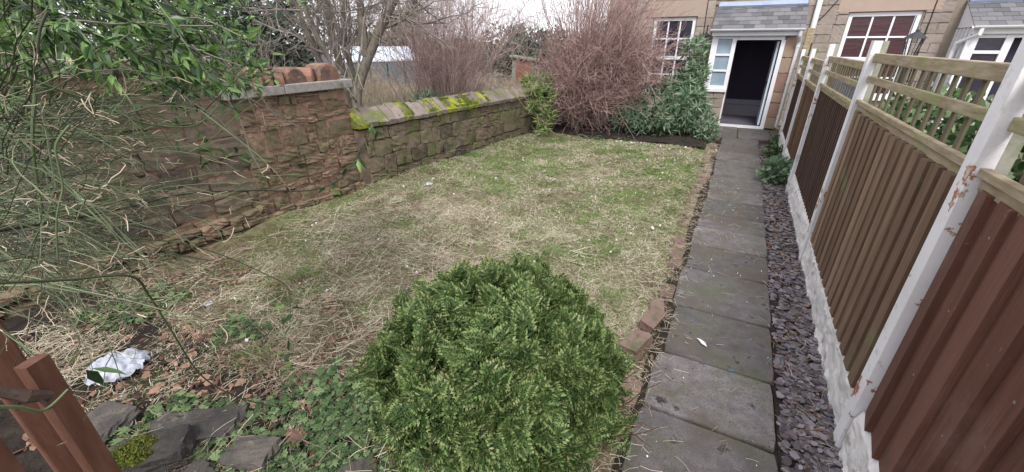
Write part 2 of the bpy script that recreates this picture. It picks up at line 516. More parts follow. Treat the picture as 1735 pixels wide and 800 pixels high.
slab_meshes = [slab_mesh(s).mesh('paving_slab', m_slab) for s in range(5)]


def slab(parent, x0, x1, y0, y1, z=0.012, i=0, tilt=.004, g=.007):
    o = obj('paving_slab', slab_meshes[i % 5], parent)
    rr = random.uniform
    place(o, ((x0 + x1) / 2, (y0 + y1) / 2, z - .045 + rr(-.004, .004)), (rr(-tilt, tilt) * 2, rr(-tilt, tilt), rr(-tilt, tilt) * 1.5),
          (x1 - x0 - g, y1 - y0 - g, .045))
    return o


for i in range(len(ys) - 1):
    t = (ys[i] - 1.7) / 7.6
    slab(path, -.11 + .05 * t + random.uniform(-.02, .015), .5 + .09 * t ** .6 if t > 0 else .5, ys[i], ys[i + 1], i=i, g=.014)
patio = kind(MB().box(-2.2, 1.2, 9.34, 10.62, -.08, -.014).build('patio', m_joint), 'structure')
for i, x in enumerate(np.arange(-2.2, .95, .6)):
    for j, y in enumerate((9.345, 9.98)):
        slab(patio, x, x + .6, y, y + .62, .012, i * 3 + j)
# brick edging between lawn and path
edging = kind(MB().box(-.27, -.165, 1.4, 9.2, -.1, -.03).build('path_edging', m_soil), 'structure')


def lump_mesh(name, m, seed, nx=3, jit=.12, flat=.8, smooth=True):
    """rounded rough unit block built from a subdivided cube"""
    r = np.random.default_rng(seed)
    n = nx + 1
    t = np.linspace(-1, 1, n)
    vid, V, Fq = {}, [], []

    def v(p):
        k = tuple(np.round(p, 4))
        if k not in vid:
            vid[k] = len(V)
            q = np.array(p, float)
            l = np.linalg.norm(q)
            q = q * flat + (1 - flat) * q / l * 1.25
            V.append(q * .5 * (1 + (r.random() - .5) * jit * 1.2) + (r.random(3) - .5) * jit * .5)
        return vid[k]
    for ax in range(3):
        for s in (-1, 1):
            for i in range(nx):
                for j in range(nx):
                    q = []
                    for a, b in ((i, j), (i + 1, j), (i + 1, j + 1), (i, j + 1)):
                        p = [0, 0, 0]
                        p[ax] = s
                        p[(ax + 1) % 3] = t[a]
                        p[(ax + 2) % 3] = t[b]
                        q.append(v(p))
                    Fq.append(q if s > 0 else q[::-1])
    return MB().add(V, Fq).mesh(name, m, smooth=smooth)


brick_meshes = [lump_mesh('brick', m_edgebrick, s, 4, .06, .96, False) for s in range(4)]
y = 1.75
while y < 9.1:
    L = random.uniform(.17, .23)
    if random.random() < .36 and not (2.0 < y < 2.55):
        place(obj('brick', random.choice(brick_meshes), edging), (-.2 + random.uniform(-.035, .015) + .008 * y, y, -.035 + random.uniform(-.008, .008)),
              (random.uniform(-.1, .1), random.uniform(-.15, .15), random.uniform(-.15, .15)), (.1, L, .09))
    y += L + random.uniform(.01, .05)
tag(place(obj('brick', brick_meshes[0]), (-.2, 2.4, .03), (.1, .25, -.25), (.1, .2, .09)), 'orange-red brick tilted up beside the path, farther of the loose pair', 'brick', 'loose bricks by the path')
tag(place(obj('brick', brick_meshes[2]), (-.24, 2.12, .02), (.1, -.15, -.35), (.12, .19, .08)), 'dull purple brick beside the path, nearer of the loose pair', 'brick', 'loose bricks by the path')

# slate chippings
def flat_poly(n, seed):
    r = np.random.default_rng(seed)
    a = np.sort(r.random(n) * .6 + np.arange(n)) * 2 * pi / n
    rad = .38 + r.random(n) * .16
    p = np.c_[np.cos(a) * rad * .72, np.sin(a) * rad]
    top = np.c_[p, np.full(n, .05)]
    bot = np.c_[p * 1.06, np.full(n, -.05)]
    return np.concatenate([top, bot]), n


mb = MB()
for s in range(8):
    V, n = flat_poly(6, s)
    i = np.arange(n)
    N = 520
    yy = .9 + (rng.random(N) ** 1.5) * 8
    w0, w1 = .508 + .006 * yy, .765 + .018 * (yy - 1.9)
    xx = w0 + (w1 - w0) * rng.random(N) ** .9
    pos = np.c_[xx, yy, -.005 + rng.random(N) * .022]
    nr = norm(np.c_[rng.normal(0, .3, N), rng.normal(0, .3, N), np.ones(N)])
    ax = norm(np.c_[rng.normal(0, 1, (N, 2)), np.zeros(N)])
    sc = rng.uniform(.024, .064, N)
    Fq = np.stack([i, (i + 1) % n, (i + 1) % n + n, i + n], -1)
    mb.scatter(V, Fq, pos, ax, nr, sc)
    mb.scatter(V[:n], i[None], pos, ax, nr, sc)
tag(kind(mb.build('slate_chippings', m_slate), 'stuff'), 'loose purple slate chippings filling the strip between path and fence', 'slate')

# ------------------------------------------------------------------ stone walls
def stone_set(m, name='stone', n=7, jit=.13, flat=.9):
    return [lump_mesh(name, m, 40 + s, 4, jit, flat, False) for s in range(n)]


def courses(parent, org, uvec, rows, meshes, lens, openings=(), depth=.12, proud=.018, gap=.012, u0=0, u1=1, jitter=.012, rise=0.0, endf=None):
    """rows of stones on a face; org = face origin at ground, uvec = unit direction along it, w points out of the face (to the right of uvec)"""
    org, u = np.array(org, float), np.array(uvec, float)
    ang = math.atan2(u[1], u[0])
    w = np.array([u[1], -u[0], 0])
    n = 0
    for v0, v1 in rows:
        segs = [(u0, endf(v0, v1) if endf else u1)]
        for (a, b, c, d) in openings:
            if v1 > c + .03 and v0 < d - .03:
                ns = []
                for s, e in segs:
                    if b <= s or a >= e:
                        ns.append((s, e))
                    else:
                        if a > s + .05:
                            ns.append((s, a))
                        if b < e - .05:
                            ns.append((b, e))
                segs = ns
        for s, e in segs:
            x = s
            while x < e - .03:
                L = random.uniform(*lens) * (1.0 if random.random() < .8 else .55)
                if e - (x + L) < lens[0] * .6:
                    L = e - x
                hh = v1 - v0
                if (v0, v1) == rows[-1]:
                    pass
                dz = random.uniform(-1, 1) * jitter
                pr_ = proud + random.uniform(-.008, .014)
                parts = [(0, 1)]
                if jitter > .007 and hh > .1 and L < .3 and random.random() < .22:
                    q = random.uniform(.35, .6)
                    parts = [(0, q), (q, 1)]
                for qa, qb in parts:
                    P = org + u * (x + L / 2) + w * (pr_ - depth / 2 + random.uniform(-.004, .004)) + np.array([0, 0, v0 + hh * (qa + qb) / 2 + dz])
                    o = obj('stone', random.choice(meshes), parent)
                    place(o, P, (random.uniform(-.03, .03), random.uniform(-.04, .04) * (jitter * 32), ang + random.uniform(-.02, .02)), (L - gap, depth, hh * (qb - qa) - gap))
                    n += 1
                x += L
    return n


def mkrows(hs, z0=0.):
    out, z = [], z0
    for h in hs:
        out.append((z, z + h))
        z += h
    return out


# tall garden wall: pier section (red mortar) and the taller, darker length to its left
PX, PY0, PY1 = -4.06, 2.26, 3.58
pier = thing('garden_wall', 'tall reddish stone garden wall end with pink mortar and a concrete slab on top', 'wall')
core = MB()
core.add([(PX, PY0, -.1), (PX, PY1 + .22, -.1), (PX, PY1 - .04, 1.24), (PX, PY0, 1.24), (PX - .3, PY0, -.1), (PX - .3, PY1 + .22, -.1), (PX - .3, PY1 - .04, 1.24), (PX - .3, PY0, 1.24)],
         [(0, 1, 2, 3), (4, 7, 6, 5), (1, 5, 6, 2), (0, 3, 7, 4), (3, 2, 6, 7), (0, 4, 5, 1)])
core.build('mortar', m_mortar, pier)
st_red = stone_set(m_stone_red)
hs = [.1, .16, .08, .12, .09, .11, .2, .07, .12, .1]
courses(pier, (PX, PY0, 0), (0, 1, 0), mkrows([h * 1.235 / sum(hs) for h in hs]), st_red, (.12, .36), depth=.14, proud=.014, gap=.026, u0=.0, jitter=.014,
        endf=lambda a, b: PY1 - PY0 + .1 - .12 * (a + b) / 2)
sb = MB()
for a, b in ((PY0 - .08, PY0 + .5), (PY0 + .504, PY1 + .05)):
    MB().box(PX - .36, PX + .07, a, b, 1.245, 1.335).build('coping_slab', m_conc, pier, bevel=.008)
tall = thing('garden_wall', 'taller dark stone garden wall with a mossy stone ledge behind the leafy climber', 'wall')
TX = -4.075
MB().box(TX - .34, TX, -2.2, PY0 - .01, -.1, 1.5).build('mortar', m_mortar, tall)
st_dark = stone_set(m_stone_dark)
hs = [.1, .15, .13, .17, .14, .16, .15, .17, .13]
rw = mkrows([h * 1.4 / sum(hs) for h in hs])
courses(tall, (TX, -2.0, 0), (0, 1, 0), rw[:2], st_red, (.18, .42), depth=.14, proud=.02, gap=.018, u1=4.3)
courses(tall, (TX, -2.0, 0), (0, 1, 0), rw[2:], st_dark, (.2, .5), depth=.14, proud=.018, gap=.012, u1=4.3, jitter=.016)
courses(tall, (TX, -2.0, 0), (0, 1, 0), [(1.405, 1.5)], stone_set(m_jambst, n=3), (.2, .3), depth=.12, proud=.02, gap=.012, u1=4.3, jitter=.004)
y = -2.2
while y < PY0 - .1:
    L = min(random.uniform(.5, .8), PY0 + .02 - y)
    place(obj('coping_stone', lump_mesh('coping_stone', m_cope, int(y * 10) + 50, 3, .05, .93), tall), (TX - .12, y + L / 2, 1.55), (0, .02, 0), (.42, L - .01, .1))
    y += L
# rubble foot of the tall wall, stepping out at the bottom
courses(tall, (TX + .07, -1.6, 0), (.0, 1, 0), mkrows([.09, .08, .07], -.03), st_red, (.1, .3), depth=.2, proud=.02, gap=.01, u1=3.86, jitter=.03)
courses(pier, (PX + .05, PY0, 0), (.0, 1, 0), mkrows([.07, .06], -.02), st_red, (.08, .24), depth=.16, proud=.015, gap=.01, u1=1.35, jitter=.028)

# bull-nosed terracotta copings stacked on the slab
def nose(R, L, seed, H=1.15):
    r = np.random.default_rng(seed)
    m_ = 10
    a = np.linspace(0, pi, m_)
    prof = np.c_[np.cos(a) * R, np.sin(a) ** .8 * R * H]
    xs = np.array([-.5, -.46, -.2, .2, .46, .5]) * L
    sc = np.array([.9, 1, 1.02, 1.01, 1, .9])
    V = np.array([[x, p[0] * s * (1 + (r.random() - .5) * .04), p[1] * s * (1 + (r.random() - .5) * .05)] for x, s in zip(xs, sc) for p in prof])
    n = len(xs)
    i = np.arange(n * m_).reshape(n, m_)
    F = np.stack([i[:-1, :-1], i[1:, :-1], i[1:, 1:], i[:-1, 1:]], -1).reshape(-1, 4)
    b = MB().add(V, F)
    b.add(V, np.stack([i[:-1, -1], i[1:, -1], i[1:, 0], i[:-1, 0]], -1))
    b.add(V[:m_], np.arange(m_)[None])
    b.add(V[-m_:], np.arange(m_)[::-1][None])
    return b


tiles = [(2.3, .125, .3, .15, 'orange round-topped coping brick, leftmost on the concrete slab, beside the climber'),
         (2.53, .14, .16, 1.15, 'brown round-topped coping brick, first slice of the long loaf shape on the slab'),
         (2.67, .135, .1, 1.15, 'brown coping slice leaning in the middle of the long loaf shape'),
         (2.79, .13, .09, 1.2, 'thin brown coping slice at the right end of the long loaf shape'),
         (2.94, .13, .27, .1, 'tan round-topped coping brick just right of the loaf shape'),
         (3.14, .12, .22, .7, 'turned red coping brick wedged between the tan one and the end one'),
         (3.37, .15, .26, 0.05, 'large red round-topped coping brick at the right end of the slab')]
for k, (y, R, L, rz, lab) in enumerate(tiles):
    o = nose(R, L, k).build('coping_brick', m_terra, smooth=False, bevel=.006)
    place(o, (PX - .12 + (.05 if rz > 1 else 0), y, 1.336), (0, 0, rz))
    tag(o, lab, 'brick', 'loose coping bricks on the wall')

# low garden wall with sloping coping stones
L0, L1 = np.array([-3.97, 3.68]), np.array([-3.45, 10.35])
lu = (L1 - L0) / np.linalg.norm(L1 - L0)
LL = float(np.linalg.norm(L1 - L0))
lang = math.atan2(lu[1], lu[0])
low = thing('garden_wall', 'low squared stone garden wall topped with sloping mossy coping stones', 'wall', (L0[0], L0[1], 0), lang)
low.rotation_euler = (0, 0, lang)
lb = MB()
lb.box(-.1, LL, .01, .3, -.1, .74)
lb.build('mortar', m_mortar2, low)
st_wall = stone_set(m_stone)
hs = [.07, .1, .19, .2, .14]
courses(low, (0, 0, 0), (1, 0, 0), mkrows([h * .745 / sum(hs) for h in hs]), st_wall, (.14, .34), depth=.13, proud=.018, gap=.01, u0=0, u1=LL, jitter=.012)
# coping: slanted blocks from ridge (back) down to the face
def cope_mesh(seed, m):
    r = np.random.default_rng(seed)
    prof = [(-.05, 0), (-.06, .05), (.06, .15), (.15, .215), (.21, .2), (.31, .1), (.32, 0)]
    n = len(prof)
    V = []
    for x in (-.5, -.42, .42, .5):
        s = .955 if abs(x) > .45 else 1
        for (a, b) in prof:
            V.append((x + (r.random() - .5) * .06, .13 + (a - .13) * s + (r.random() - .5) * .014, b * s + (r.random() - .5) * .016))
    V = np.array(V)
    i = np.arange(4 * n).reshape(4, n)
    j = np.roll(i, -1, 1)
    F = np.stack([i[:-1], j[:-1], j[1:], i[1:]], -1).reshape(-1, 4)
    return MB().add(V, F).add(V[:n], np.arange(n)[::-1][None]).add(V[-n:], np.arange(n)[None]).mesh('coping_stone', m, smooth=False)


cm = [cope_mesh(s, m_cope) for s in range(5)]
cmm = [cope_mesh(s, m_cope_moss) for s in range(5)]
x = -.12
while x < LL:
    w = random.uniform(.1, .17)
    yw = L0[1] + x
    mossy = (4.2 < yw < 4.45) or (4.75 < yw < 6.15 and random.random() < .85) or random.random() < .1
    o = obj('coping_stone', random.choice(cmm if mossy else cm), low)
    place(o, (x + w / 2, 0, .765 - .008 * x + random.uniform(-.006, .008)), (0, 0, random.uniform(-.06, .02)), (w - .008, 1, 1 + random.uniform(-.06, .08)))
    x += w
# moss cushions on the coping (geometry)
mb = MB()
N = 9000
u = np.concatenate([rng.uniform(.55, .85, 1500), rng.uniform(1.15, 2.7, 7500)])
v = rng.random(N)
keep = vnoise(u * 3, v * 2, 2.2, 9) > .45
u, v = u[keep], v[keep]
P = np.c_[u, -.045 + v * .18, .765 - .008 * u + .065 + v * .14]
ax = norm(rng.normal(0, 1, P.shape) + np.array([0, -.5, 1.2]))
tvm = [(-.5, 0, 0), (.5, 0, 0), (0, 1, .1)]
mb.scatter(tvm, [(0, 1, 2)], P, ax, rng.normal(0, 1, P.shape), rng.uniform(.008, .018, len(P)))
kind(mb.build('moss', m_moss, low), 'stuff')

# ------------------------------------------------------------------ fence
def fx(y):
    return .775 + .018 * (y - 1.9)


fence = thing('fence', 'brown timber panel fence with trellis tops between white painted concrete posts', 'fence', (fx(1.9), 1.9, 0))
FO = np.array([fx(1.9), 1.9, 0])
posts = [(-.02, 1.8), (1.88, 1.8), (3.92, 1.72), (5.97, 1.7), (7.6, 1.64), (9.1, 1.62)]


def post_mesh(h):
    m = MB()
    W = .08
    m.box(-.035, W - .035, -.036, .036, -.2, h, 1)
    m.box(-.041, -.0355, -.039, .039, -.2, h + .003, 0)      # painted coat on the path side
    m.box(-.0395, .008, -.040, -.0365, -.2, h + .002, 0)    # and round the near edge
    return m


for k, (y, h) in enumerate(posts):
    o = post_mesh(h).build('post', [m_post, m_post_side], fence)
    place(o, np.array([fx(y), y, 0]) - FO, (0, 0, 0))
# gravel boards with rock-face relief
for k in range(len(posts) - 1):
    ya, yb = posts[k][0] + .05, posts[k + 1][0] - .05
    n, m_ = int((yb - ya) / .025), 12
    U, Vv = np.meshgrid(np.linspace(ya, yb, n), np.linspace(-.05, .262, m_), indexing='ij')
    rel = .012 * vnoise(U * 7, Vv * 16, 1.6, 20) + .022 * np.abs(vnoise(U * 9, Vv * 9 + U * 3, 1.8, 21) - .5)
    edge = (Vv > .245)
    Xf = np.vectorize(fx)(U) - .012 - np.where(edge, .0, rel * 1.5)
    i = np.arange(n * m_).reshape(n, m_)
    Fq = np.stack([i[:-1, :-1], i[:-1, 1:], i[1:, 1:], i[1:, :-1]], -1).reshape(-1, 4)
    b = MB().add(np.stack([Xf, U, Vv], -1) - FO, Fq)
    b.add(np.array([(fx(ya) + .045, ya, .262), (fx(yb) + .045, yb, .262), (fx(yb) - .012, yb, .262), (fx(ya) - .012, ya, .262)]) - FO, [(0, 1, 2, 3)])
    b.add(np.array([(fx(ya) + .045, ya, -.05), (fx(yb) + .045, yb, -.05), (fx(yb) + .045, yb, .262), (fx(ya) + .045, ya, .262)]) - FO, [(0, 1, 2, 3)])
    b.build('gravel_board', m_gravel, fence)
# board: wedge section, thick edge toward the camera side
def board_mesh(m, w=.1, t0=.026, t1=.008):
    V = [(-t0, 0, 0), (-t1, w, 0), (0, w, 0), (0, 0, 0)]
    V = V + [(a, b, 1) for a, b, _ in V]
    return MB().add(V, [(0, 3, 2, 1), (4, 5, 6, 7), (0, 1, 5, 4), (1, 2, 6, 5), (2, 3, 7, 6), (3, 0, 4, 7)]).mesh('board', m)


slat_me = MB().box(-.005, .005, -.016, .016, 0, 1).mesh('slat', m_slat)
batten_me = MB().box(-.032, 0, 0, .074, 0, 1).mesh('batten', m_board[1])
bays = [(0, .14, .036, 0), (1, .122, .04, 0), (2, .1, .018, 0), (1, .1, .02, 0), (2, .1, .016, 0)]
for k in range(len(posts) - 1):
    ya, yb = posts[k][0] + .05, posts[k + 1][0] - .05
    mi, sp, t0, _ = bays[k]
    top = posts[k + 1][1] - .09
    a, b_ = np.array([fx(ya) + .01, ya, 0]) - FO, np.array([fx(yb) + .01, yb, 0]) - FO
    zt = [1.315, 1.48, 1.62] if k < 2 else [1.28, 1.42, 1.56]
    if k > 2:
        zt = [z - .06 for z in zt]
    pb = MB()
    pb.bar(a + [.0, 0, zt[0] - .025], b_ + [.0, 0, zt[0] - .025], .045, .045)
    MB().bar(a + [.03, 0, .30], b_ + [.03, 0, .30], .03, .06).build('back_rail', m_rail, fence)
    panel = pb.build('fence_panel', m_rail, fence, bevel=.004)
    MB().bar(a + [-.025, 0, zt[0] + .012], b_ + [-.025, 0, zt[0] + .012], .03, .028).build('rail', m_rail, panel, bevel=.003)
    MB().bar(a + [-.012, 0, zt[1]], b_ + [-.012, 0, zt[1]], .022, .042).build('rail', m_rail, panel, bevel=.003)
    MB().bar(a + [-.008, 0, zt[2] - .005], b_ + [-.008, 0, zt[2] - .005], .04, .058).build('rail', m_rail, panel, bevel=.004)
    bm_ = board_mesh(m_board[mi] if k != 1 else m_board[2], sp + .018, t0 if k != 1 else .004, t0 * .25 if k != 1 else .004)  # backing boards behind the battens coloured darker, painting in the recess shade
    y = ya
    while y < yb - .02:
        h = zt[0] - .3 + random.uniform(-.006, .006)
        o = obj('board', bm_, panel)
        w = min(1, (yb - y) / (sp + .018))
        place(o, np.array([fx(y) + .006, y, .262]) - FO, (0, random.uniform(-.002, .002), random.uniform(-.01, .01)), (1, w, h))
        if k == 0 and w == 1 and y > 1.0:
            nb_ = MB()
            for zz in (.45, .72, .98):
                nb_.box(-.03, -.026, .035, .042, zz, zz + .007)
            nb_ = nb_.build('nail_heads', m_nail, panel)
            nb_['kind'] = 'stuff'
            place(nb_, np.array([fx(y) + .006, y, .2]) - FO)
        if k == 1 and w == 1:
            o = obj('batten', batten_me, panel)
            place(o, np.array([fx(y) - .004, y + sp * .35, .262]) - FO, (0, 0, 0), (1, 1, h - .004))
        y += sp
    ns = int((yb - ya) / (.14 if k < 2 else .12))
    for s in range(1, ns + 1):
        yy = ya + (yb - ya) * s / (ns + 1)
        o = obj('slat', slat_me, panel)
        place(o, np.array([fx(yy) + .022, yy, zt[0]]) - FO, (random.uniform(-.02, .02), 0, pi / 2 * 0), (1, 1, zt[2] - zt[0]))
tag(MB().box(.88, .98, 9.25, 9.35, -.1, 1.95).build('timber_post', m_rail, bevel=.006), 'tall mossy timber post at the house end of the fence', 'post')
end = thing('fence', 'short dark boarded fence closing the gap beside the house downpipe', 'fence', (1.02, 9.4, 0))
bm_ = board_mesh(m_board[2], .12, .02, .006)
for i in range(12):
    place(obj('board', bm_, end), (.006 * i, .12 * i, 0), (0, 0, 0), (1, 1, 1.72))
MB().box(.03, .07, 0, 1.44, 1.4, 1.46).build('rail', m_rail, end)

# ------------------------------------------------------------------ cottages
HY = 11.4


def wall_boxes(b, x0, x1, z0, z1, y0, y1, ops):
    """solid wall with rectangular openings, as butted boxes"""
    xs = sorted({x0, x1, *[o[0] for o in ops], *[o[1] for o in ops]})
    for a, c in zip(xs[:-1], xs[1:]):
        zs = [z0]
        for o in sorted([o for o in ops if o[0] <= a + 1e-6 and o[1] >= c - 1e-6], key=lambda o: o[2]):
            zs += [o[2], o[3]]
        zs.append(z1)
        for i in range(0, len(zs), 2):
            if zs[i + 1] > zs[i]:
                b.box(a, c, y0, y1, zs[i], zs[i + 1])


def sash(parent, x0, x1, z0, z1, mid, cols, rows, y, blind, pane):
    fr = MB()
    w = .07
    fr.box(x0, x0 + w, y - .03, y + .05, z0, z1)
    fr.box(x1 - w, x1, y - .03, y + .05, z0, z1)
    fr.box(x0 + w, x1 - w, y - .03, y + .05, z1 - w, z1)
    fr.box(x0 + w, x1 - w, y - .03, y + .05, z0, z0 + w)
    fr.box(x0 + w, x1 - w, y - .04, y + .03, mid - .04, mid + .04)
    for a, c in ((z0 + w, mid - .04), (mid + .04, z1 - w)):
        for i in range(1, cols):
            xx = x0 + w + (x1 - x0 - 2 * w) * i / cols
            fr.box(xx - .016, xx + .016, y - .015, y + .03, a, c)
        for j in range(1, rows):
            zz = a + (c - a) * j / rows
            fr.box(x0 + w, x1 - w, y - .013, y + .028, zz - .016, zz + .016)
    win = fr.build('window', m_upvc, parent)
    MB().box(x0 - .05, x1 + .05, y - .13, y + .02, z0 - .06, z0 - .002).build('sill', m_upvc, win, bevel=.004)
    for a, c in ((z0 + w, mid - .04), (mid + .04, z1 - w)):
        for i in range(cols):
            for j in range(rows):
                xa, xb = x0 + w + (x1 - x0 - 2 * w) * i / cols, x0 + w + (x1 - x0 - 2 * w) * (i + 1) / cols
                za, zb = a + (c - a) * j / rows, a + (c - a) * (j + 1) / rows
                MB().box(xa + .016, xb - .016, y + .005, y + .009, za + (.016 if j else 0), zb - (.016 if j < rows - 1 else 0)).build('pane', pane, win)
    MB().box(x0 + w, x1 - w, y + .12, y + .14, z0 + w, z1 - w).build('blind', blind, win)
    return win


def slate_roof(parent, x0, x1, ye, ze, yt, zt, rows=6):
    pr_ = MB()
    d = norm(np.array([0, yt - ye, zt - ze]))
    nrm = np.array([0, -d[2], d[1]])
    L = math.hypot(yt - ye, zt - ze)
    base = [(x, y, z) for x in (x0, x1) for (y, z) in ((ye, ze - .02), (yt, zt - .02), (yt, ze - .02))]
    pr_.add(base, [(0, 1, 2), (3, 5, 4)]).add(base, [(0, 3, 4, 1), (1, 4, 5, 2), (0, 2, 5, 3)])
    roof = pr_.build('roof', m_upvc, parent)
    me = MB().box(-.5, .5, 0, 1, 0, 1).mesh('slate', m_roofslate)
    rx = math.atan2(zt - ze, yt - ye)
    h = L / rows
    for r in range(rows):
        x = x0 - .03 - (.1 if r % 2 else 0)
        while x < x1 + .03:
            w = .2
            a, c = max(x, x0 - .03), min(x + w, x1 + .03)
            if c - a > .03:
                p = np.array([(a + c) / 2, ye, ze]) + d * (h * r - .02) + nrm * .006
                place(obj('slate', me, roof), p, (rx - .05, random.uniform(-.008, .008), 0), (c - a - .005, h * 1.12, .012))
            x += w
    MB().bar(np.array([x0 - .01, yt - .06, zt + .01]), np.array([x1 + .01, yt - .06, zt + .01]), .16, .05, up=tuple(nrm)).build('flashing', m_lead, roof, bevel=.006)
    return roof


def gutter(parent, x0, x1, y, z):
    n = 7
    a = np.linspace(pi, 2 * pi, n)
    o_, i_ = np.c_[np.cos(a) * .055, np.sin(a) * .05], np.c_[np.cos(a[::-1]) * .048, np.sin(a[::-1]) * .043]
    pr_ = np.concatenate([o_, i_])
    k = len(pr_)
    V = [(x, y + p[0], z + p[1]) for x in (x0, x1) for p in pr_]
    i = np.arange(k)
    j = (i + 1) % k
    b = MB().add(V, np.stack([i, j, j + k, i + k], -1)).add(V[:k], np.arange(k)[None, ::-1]).add(V[k:], np.arange(k)[None])
    return b.build('gutter', m_upvc, parent)


# --- left cottage
c1 = thing('cottage', 'buff sandstone cottage with an open dark doorway under a slate porch roof', 'house', (-1, HY, 0))
c1.location = (0, 0, 0)
ops1 = [(-2.08, -1.14, .62, 2.27)]
wb1 = MB()
wall_boxes(wb1, -3.2, 1.12, -.1, 5.2, HY, HY + .3, [ops1[0], (-.2, .68, -.1, 1.85)])
w1 = wb1.build('wall', m_pointing, c1)
st_house = stone_set(m_house, n=6, jit=.05, flat=.97)
hrows = mkrows([.16, .19, .15, .2, .17, .16, .19, .15, .18, .17, .16, .19, .17, .18, .17, .18, .19])
courses(w1, (-3.2, HY, 0), (1, 0, 0), hrows, st_house, (.22, .48), openings=[(1.12 - .02, 2.06 + .02, .54, 2.64), (2.42, 4.1, -1, 2.55)], depth=.1, proud=.022, gap=.007, u0=0, u1=4.3, jitter=.004)
MB().box(-2.26, -.94, HY - .035, HY - .003, 2.28, 2.6).build('lintel', m_render, w1, bevel=.006)
MB().box(-.78, .95, HY - .03, HY - .003, 2.5, 2.56).build('ledge', m_house, w1)
MB().box(-3.2, -3.195 + .01, HY + .002, HY + .298, 0, .01).build('corner_stone', m_house, w1)
sash(c1, -2.08, -1.14, .62, 2.27, 1.4, 3, 2, HY + .06, m_room, m_paneP)
# upper side/roof bulk
MB().add([(-3.35, HY - .3, 5.1), (1.12, HY - .3, 5.1), (1.12, HY + 3, 7.2), (-3.35, HY + 3, 7.2), (-3.35, HY + 6.3, 5.1), (1.12, HY + 6.3, 5.1)],
         [(0, 1, 2, 3), (3, 2, 5, 4)]).add([(-3.35, HY - .3, 5.1), (-3.35, HY + 3, 7.2), (-3.35, HY + 6.3, 5.1)], [(0, 1, 2)]).build('main_roof', m_roofslate, c1)
MB().box(-3.2, -2.9, HY + .302, HY + 6, 0, 5.15).build('gable_wall', m_house, c1)
# porch
por = MB()
por.box(-.66, -.215, 10.78, 10.96, -.05, .77)
por.box(-.66, -.5, 10.961, HY - .002, -.05, 1.9)
por.box(.7, .93, 10.9, HY - .002, -.05, 1.9)
pw = por.build('porch_wall', m_pointing, c1)
courses(pw, (-.66, 10.78, 0), (1, 0, 0), mkrows([.2, .19, .19, .18]), st_house, (.2, .3), depth=.1, proud=.03, gap=.012, u1=.44, jitter=.003)
st_j = stone_set(m_jambst, n=4, jit=.04, flat=.97)
z = 0
for h in (.25, .3, .22, .38, .3, .4):
    place(obj('stone', random.choice(st_j), pw), (.8, 10.86, z + h / 2), (0, 0, 0), (.2, .14, h - .012))
    z += h
roof1 = slate_roof(c1, -.7, .94, 10.62, 1.99, HY - .03, 2.47)
MB().box(-.7, .94, 10.66, 10.7, 1.86, 1.975).build('fascia', m_upvc, roof1)
gutter(c1, -.74, .97, 10.58, 1.99)
sd = MB()
y0 = 10.76
sd.box(-.68, -.56, y0, y0 + .1, .78, 1.86).box(-.28, -.2, y0, y0 + .1, .0, 1.86).box(-.56, -.28, y0, y0 + .1, 1.8, 1.86).box(-.56, -.28, y0, y0 + .1, .78, .86)
for zz in (1.17, 1.49):
    sd.box(-.56, -.28, y0 + .01, y0 + .09, zz - .02, zz + .02)
sw = sd.build('sidelight', m_upvc, c1)
MB().box(-.72, -.2, y0 - .05, y0 - .003, .73, .79).build('sill', m_upvc, sw)
for za, zb in ((.86, 1.15), (1.19, 1.47), (1.51, 1.8)):
    MB().box(-.56, -.28, y0 + .04, y0 + .05, za, zb).build('pane', m_frost, sw)
df = MB()
df.box(-.198, .68, y0 + .003, y0 + .09, 1.78, 1.855).box(.625, .7, y0, y0 + .1, 0, 1.777).box(-.2, .7, y0 - .02, y0 + .1, -.02, .03)
df.build('door_frame', m_upvc, c1)
# open door leaf seen nearly edge-on inside the right jamb
dl = MB().box(.565, .605, y0 + .1, y0 + .86, .05, 1.76)
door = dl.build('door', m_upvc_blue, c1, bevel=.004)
MB().box(.535, .564, y0 + .18, y0 + .2, .86, .98).bar((.54, y0 + .19, .96), (.54, y0 + .3, .96), .018, .018).build('handle', m_black, door)
# hallway behind the doorway
hl = MB()
hl.box(-.9, 1.0, HY + .31, HY + 4, -.06, 0).box(-.22, .7, 10.86, HY + .305, -.06, 0)
hall = hl.build('hall_floor', m_darkfloor, c1)
hw = MB()
hw.box(-.95, -.9, HY + .31, HY + 4, 0, 2.3).box(1.0, 1.05, HY + .31, HY + 4, 0, 2.3).box(-.95, 1.05, HY + 4, HY + 4.05, 0, 2.3).box(-.95, 1.05, HY + .31, HY + 4.05, 2.3, 2.35)
hw.box(-.26, -.21, 10.87, HY + .29, 0, 1.85).box(.69, .699, 10.87, HY + .29, 0, 1.85).box(-.21, .69, 10.87, HY + .29, 1.86, 1.9)
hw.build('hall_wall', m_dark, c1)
MB().box(-.6, .75, HY + 1.2, HY + 1.26, .28, .4).box(-.6, .75, HY + 1.21, HY + 2, .0, .27).build('inner_step', m_step, c1)
# downpipe of the porch
dp = MB()
dp.tubes([(.9, 10.58, 1.94), (.9, 10.6, 1.86), (.93, 10.72, 1.74), (.93, 10.74, 1.66)], [.034] * 4, 8)
dp.tubes([(.93, 10.74, 1.66), (.93, 10.74, .05)], [.034] * 2, 8)
for zz in (1.64, .95, .25):
    dp.tubes([(.93, 10.74, zz), (.93, 10.74, zz + .05)], [.041] * 2, 8)
dp.build('downpipe', m_white, c1)
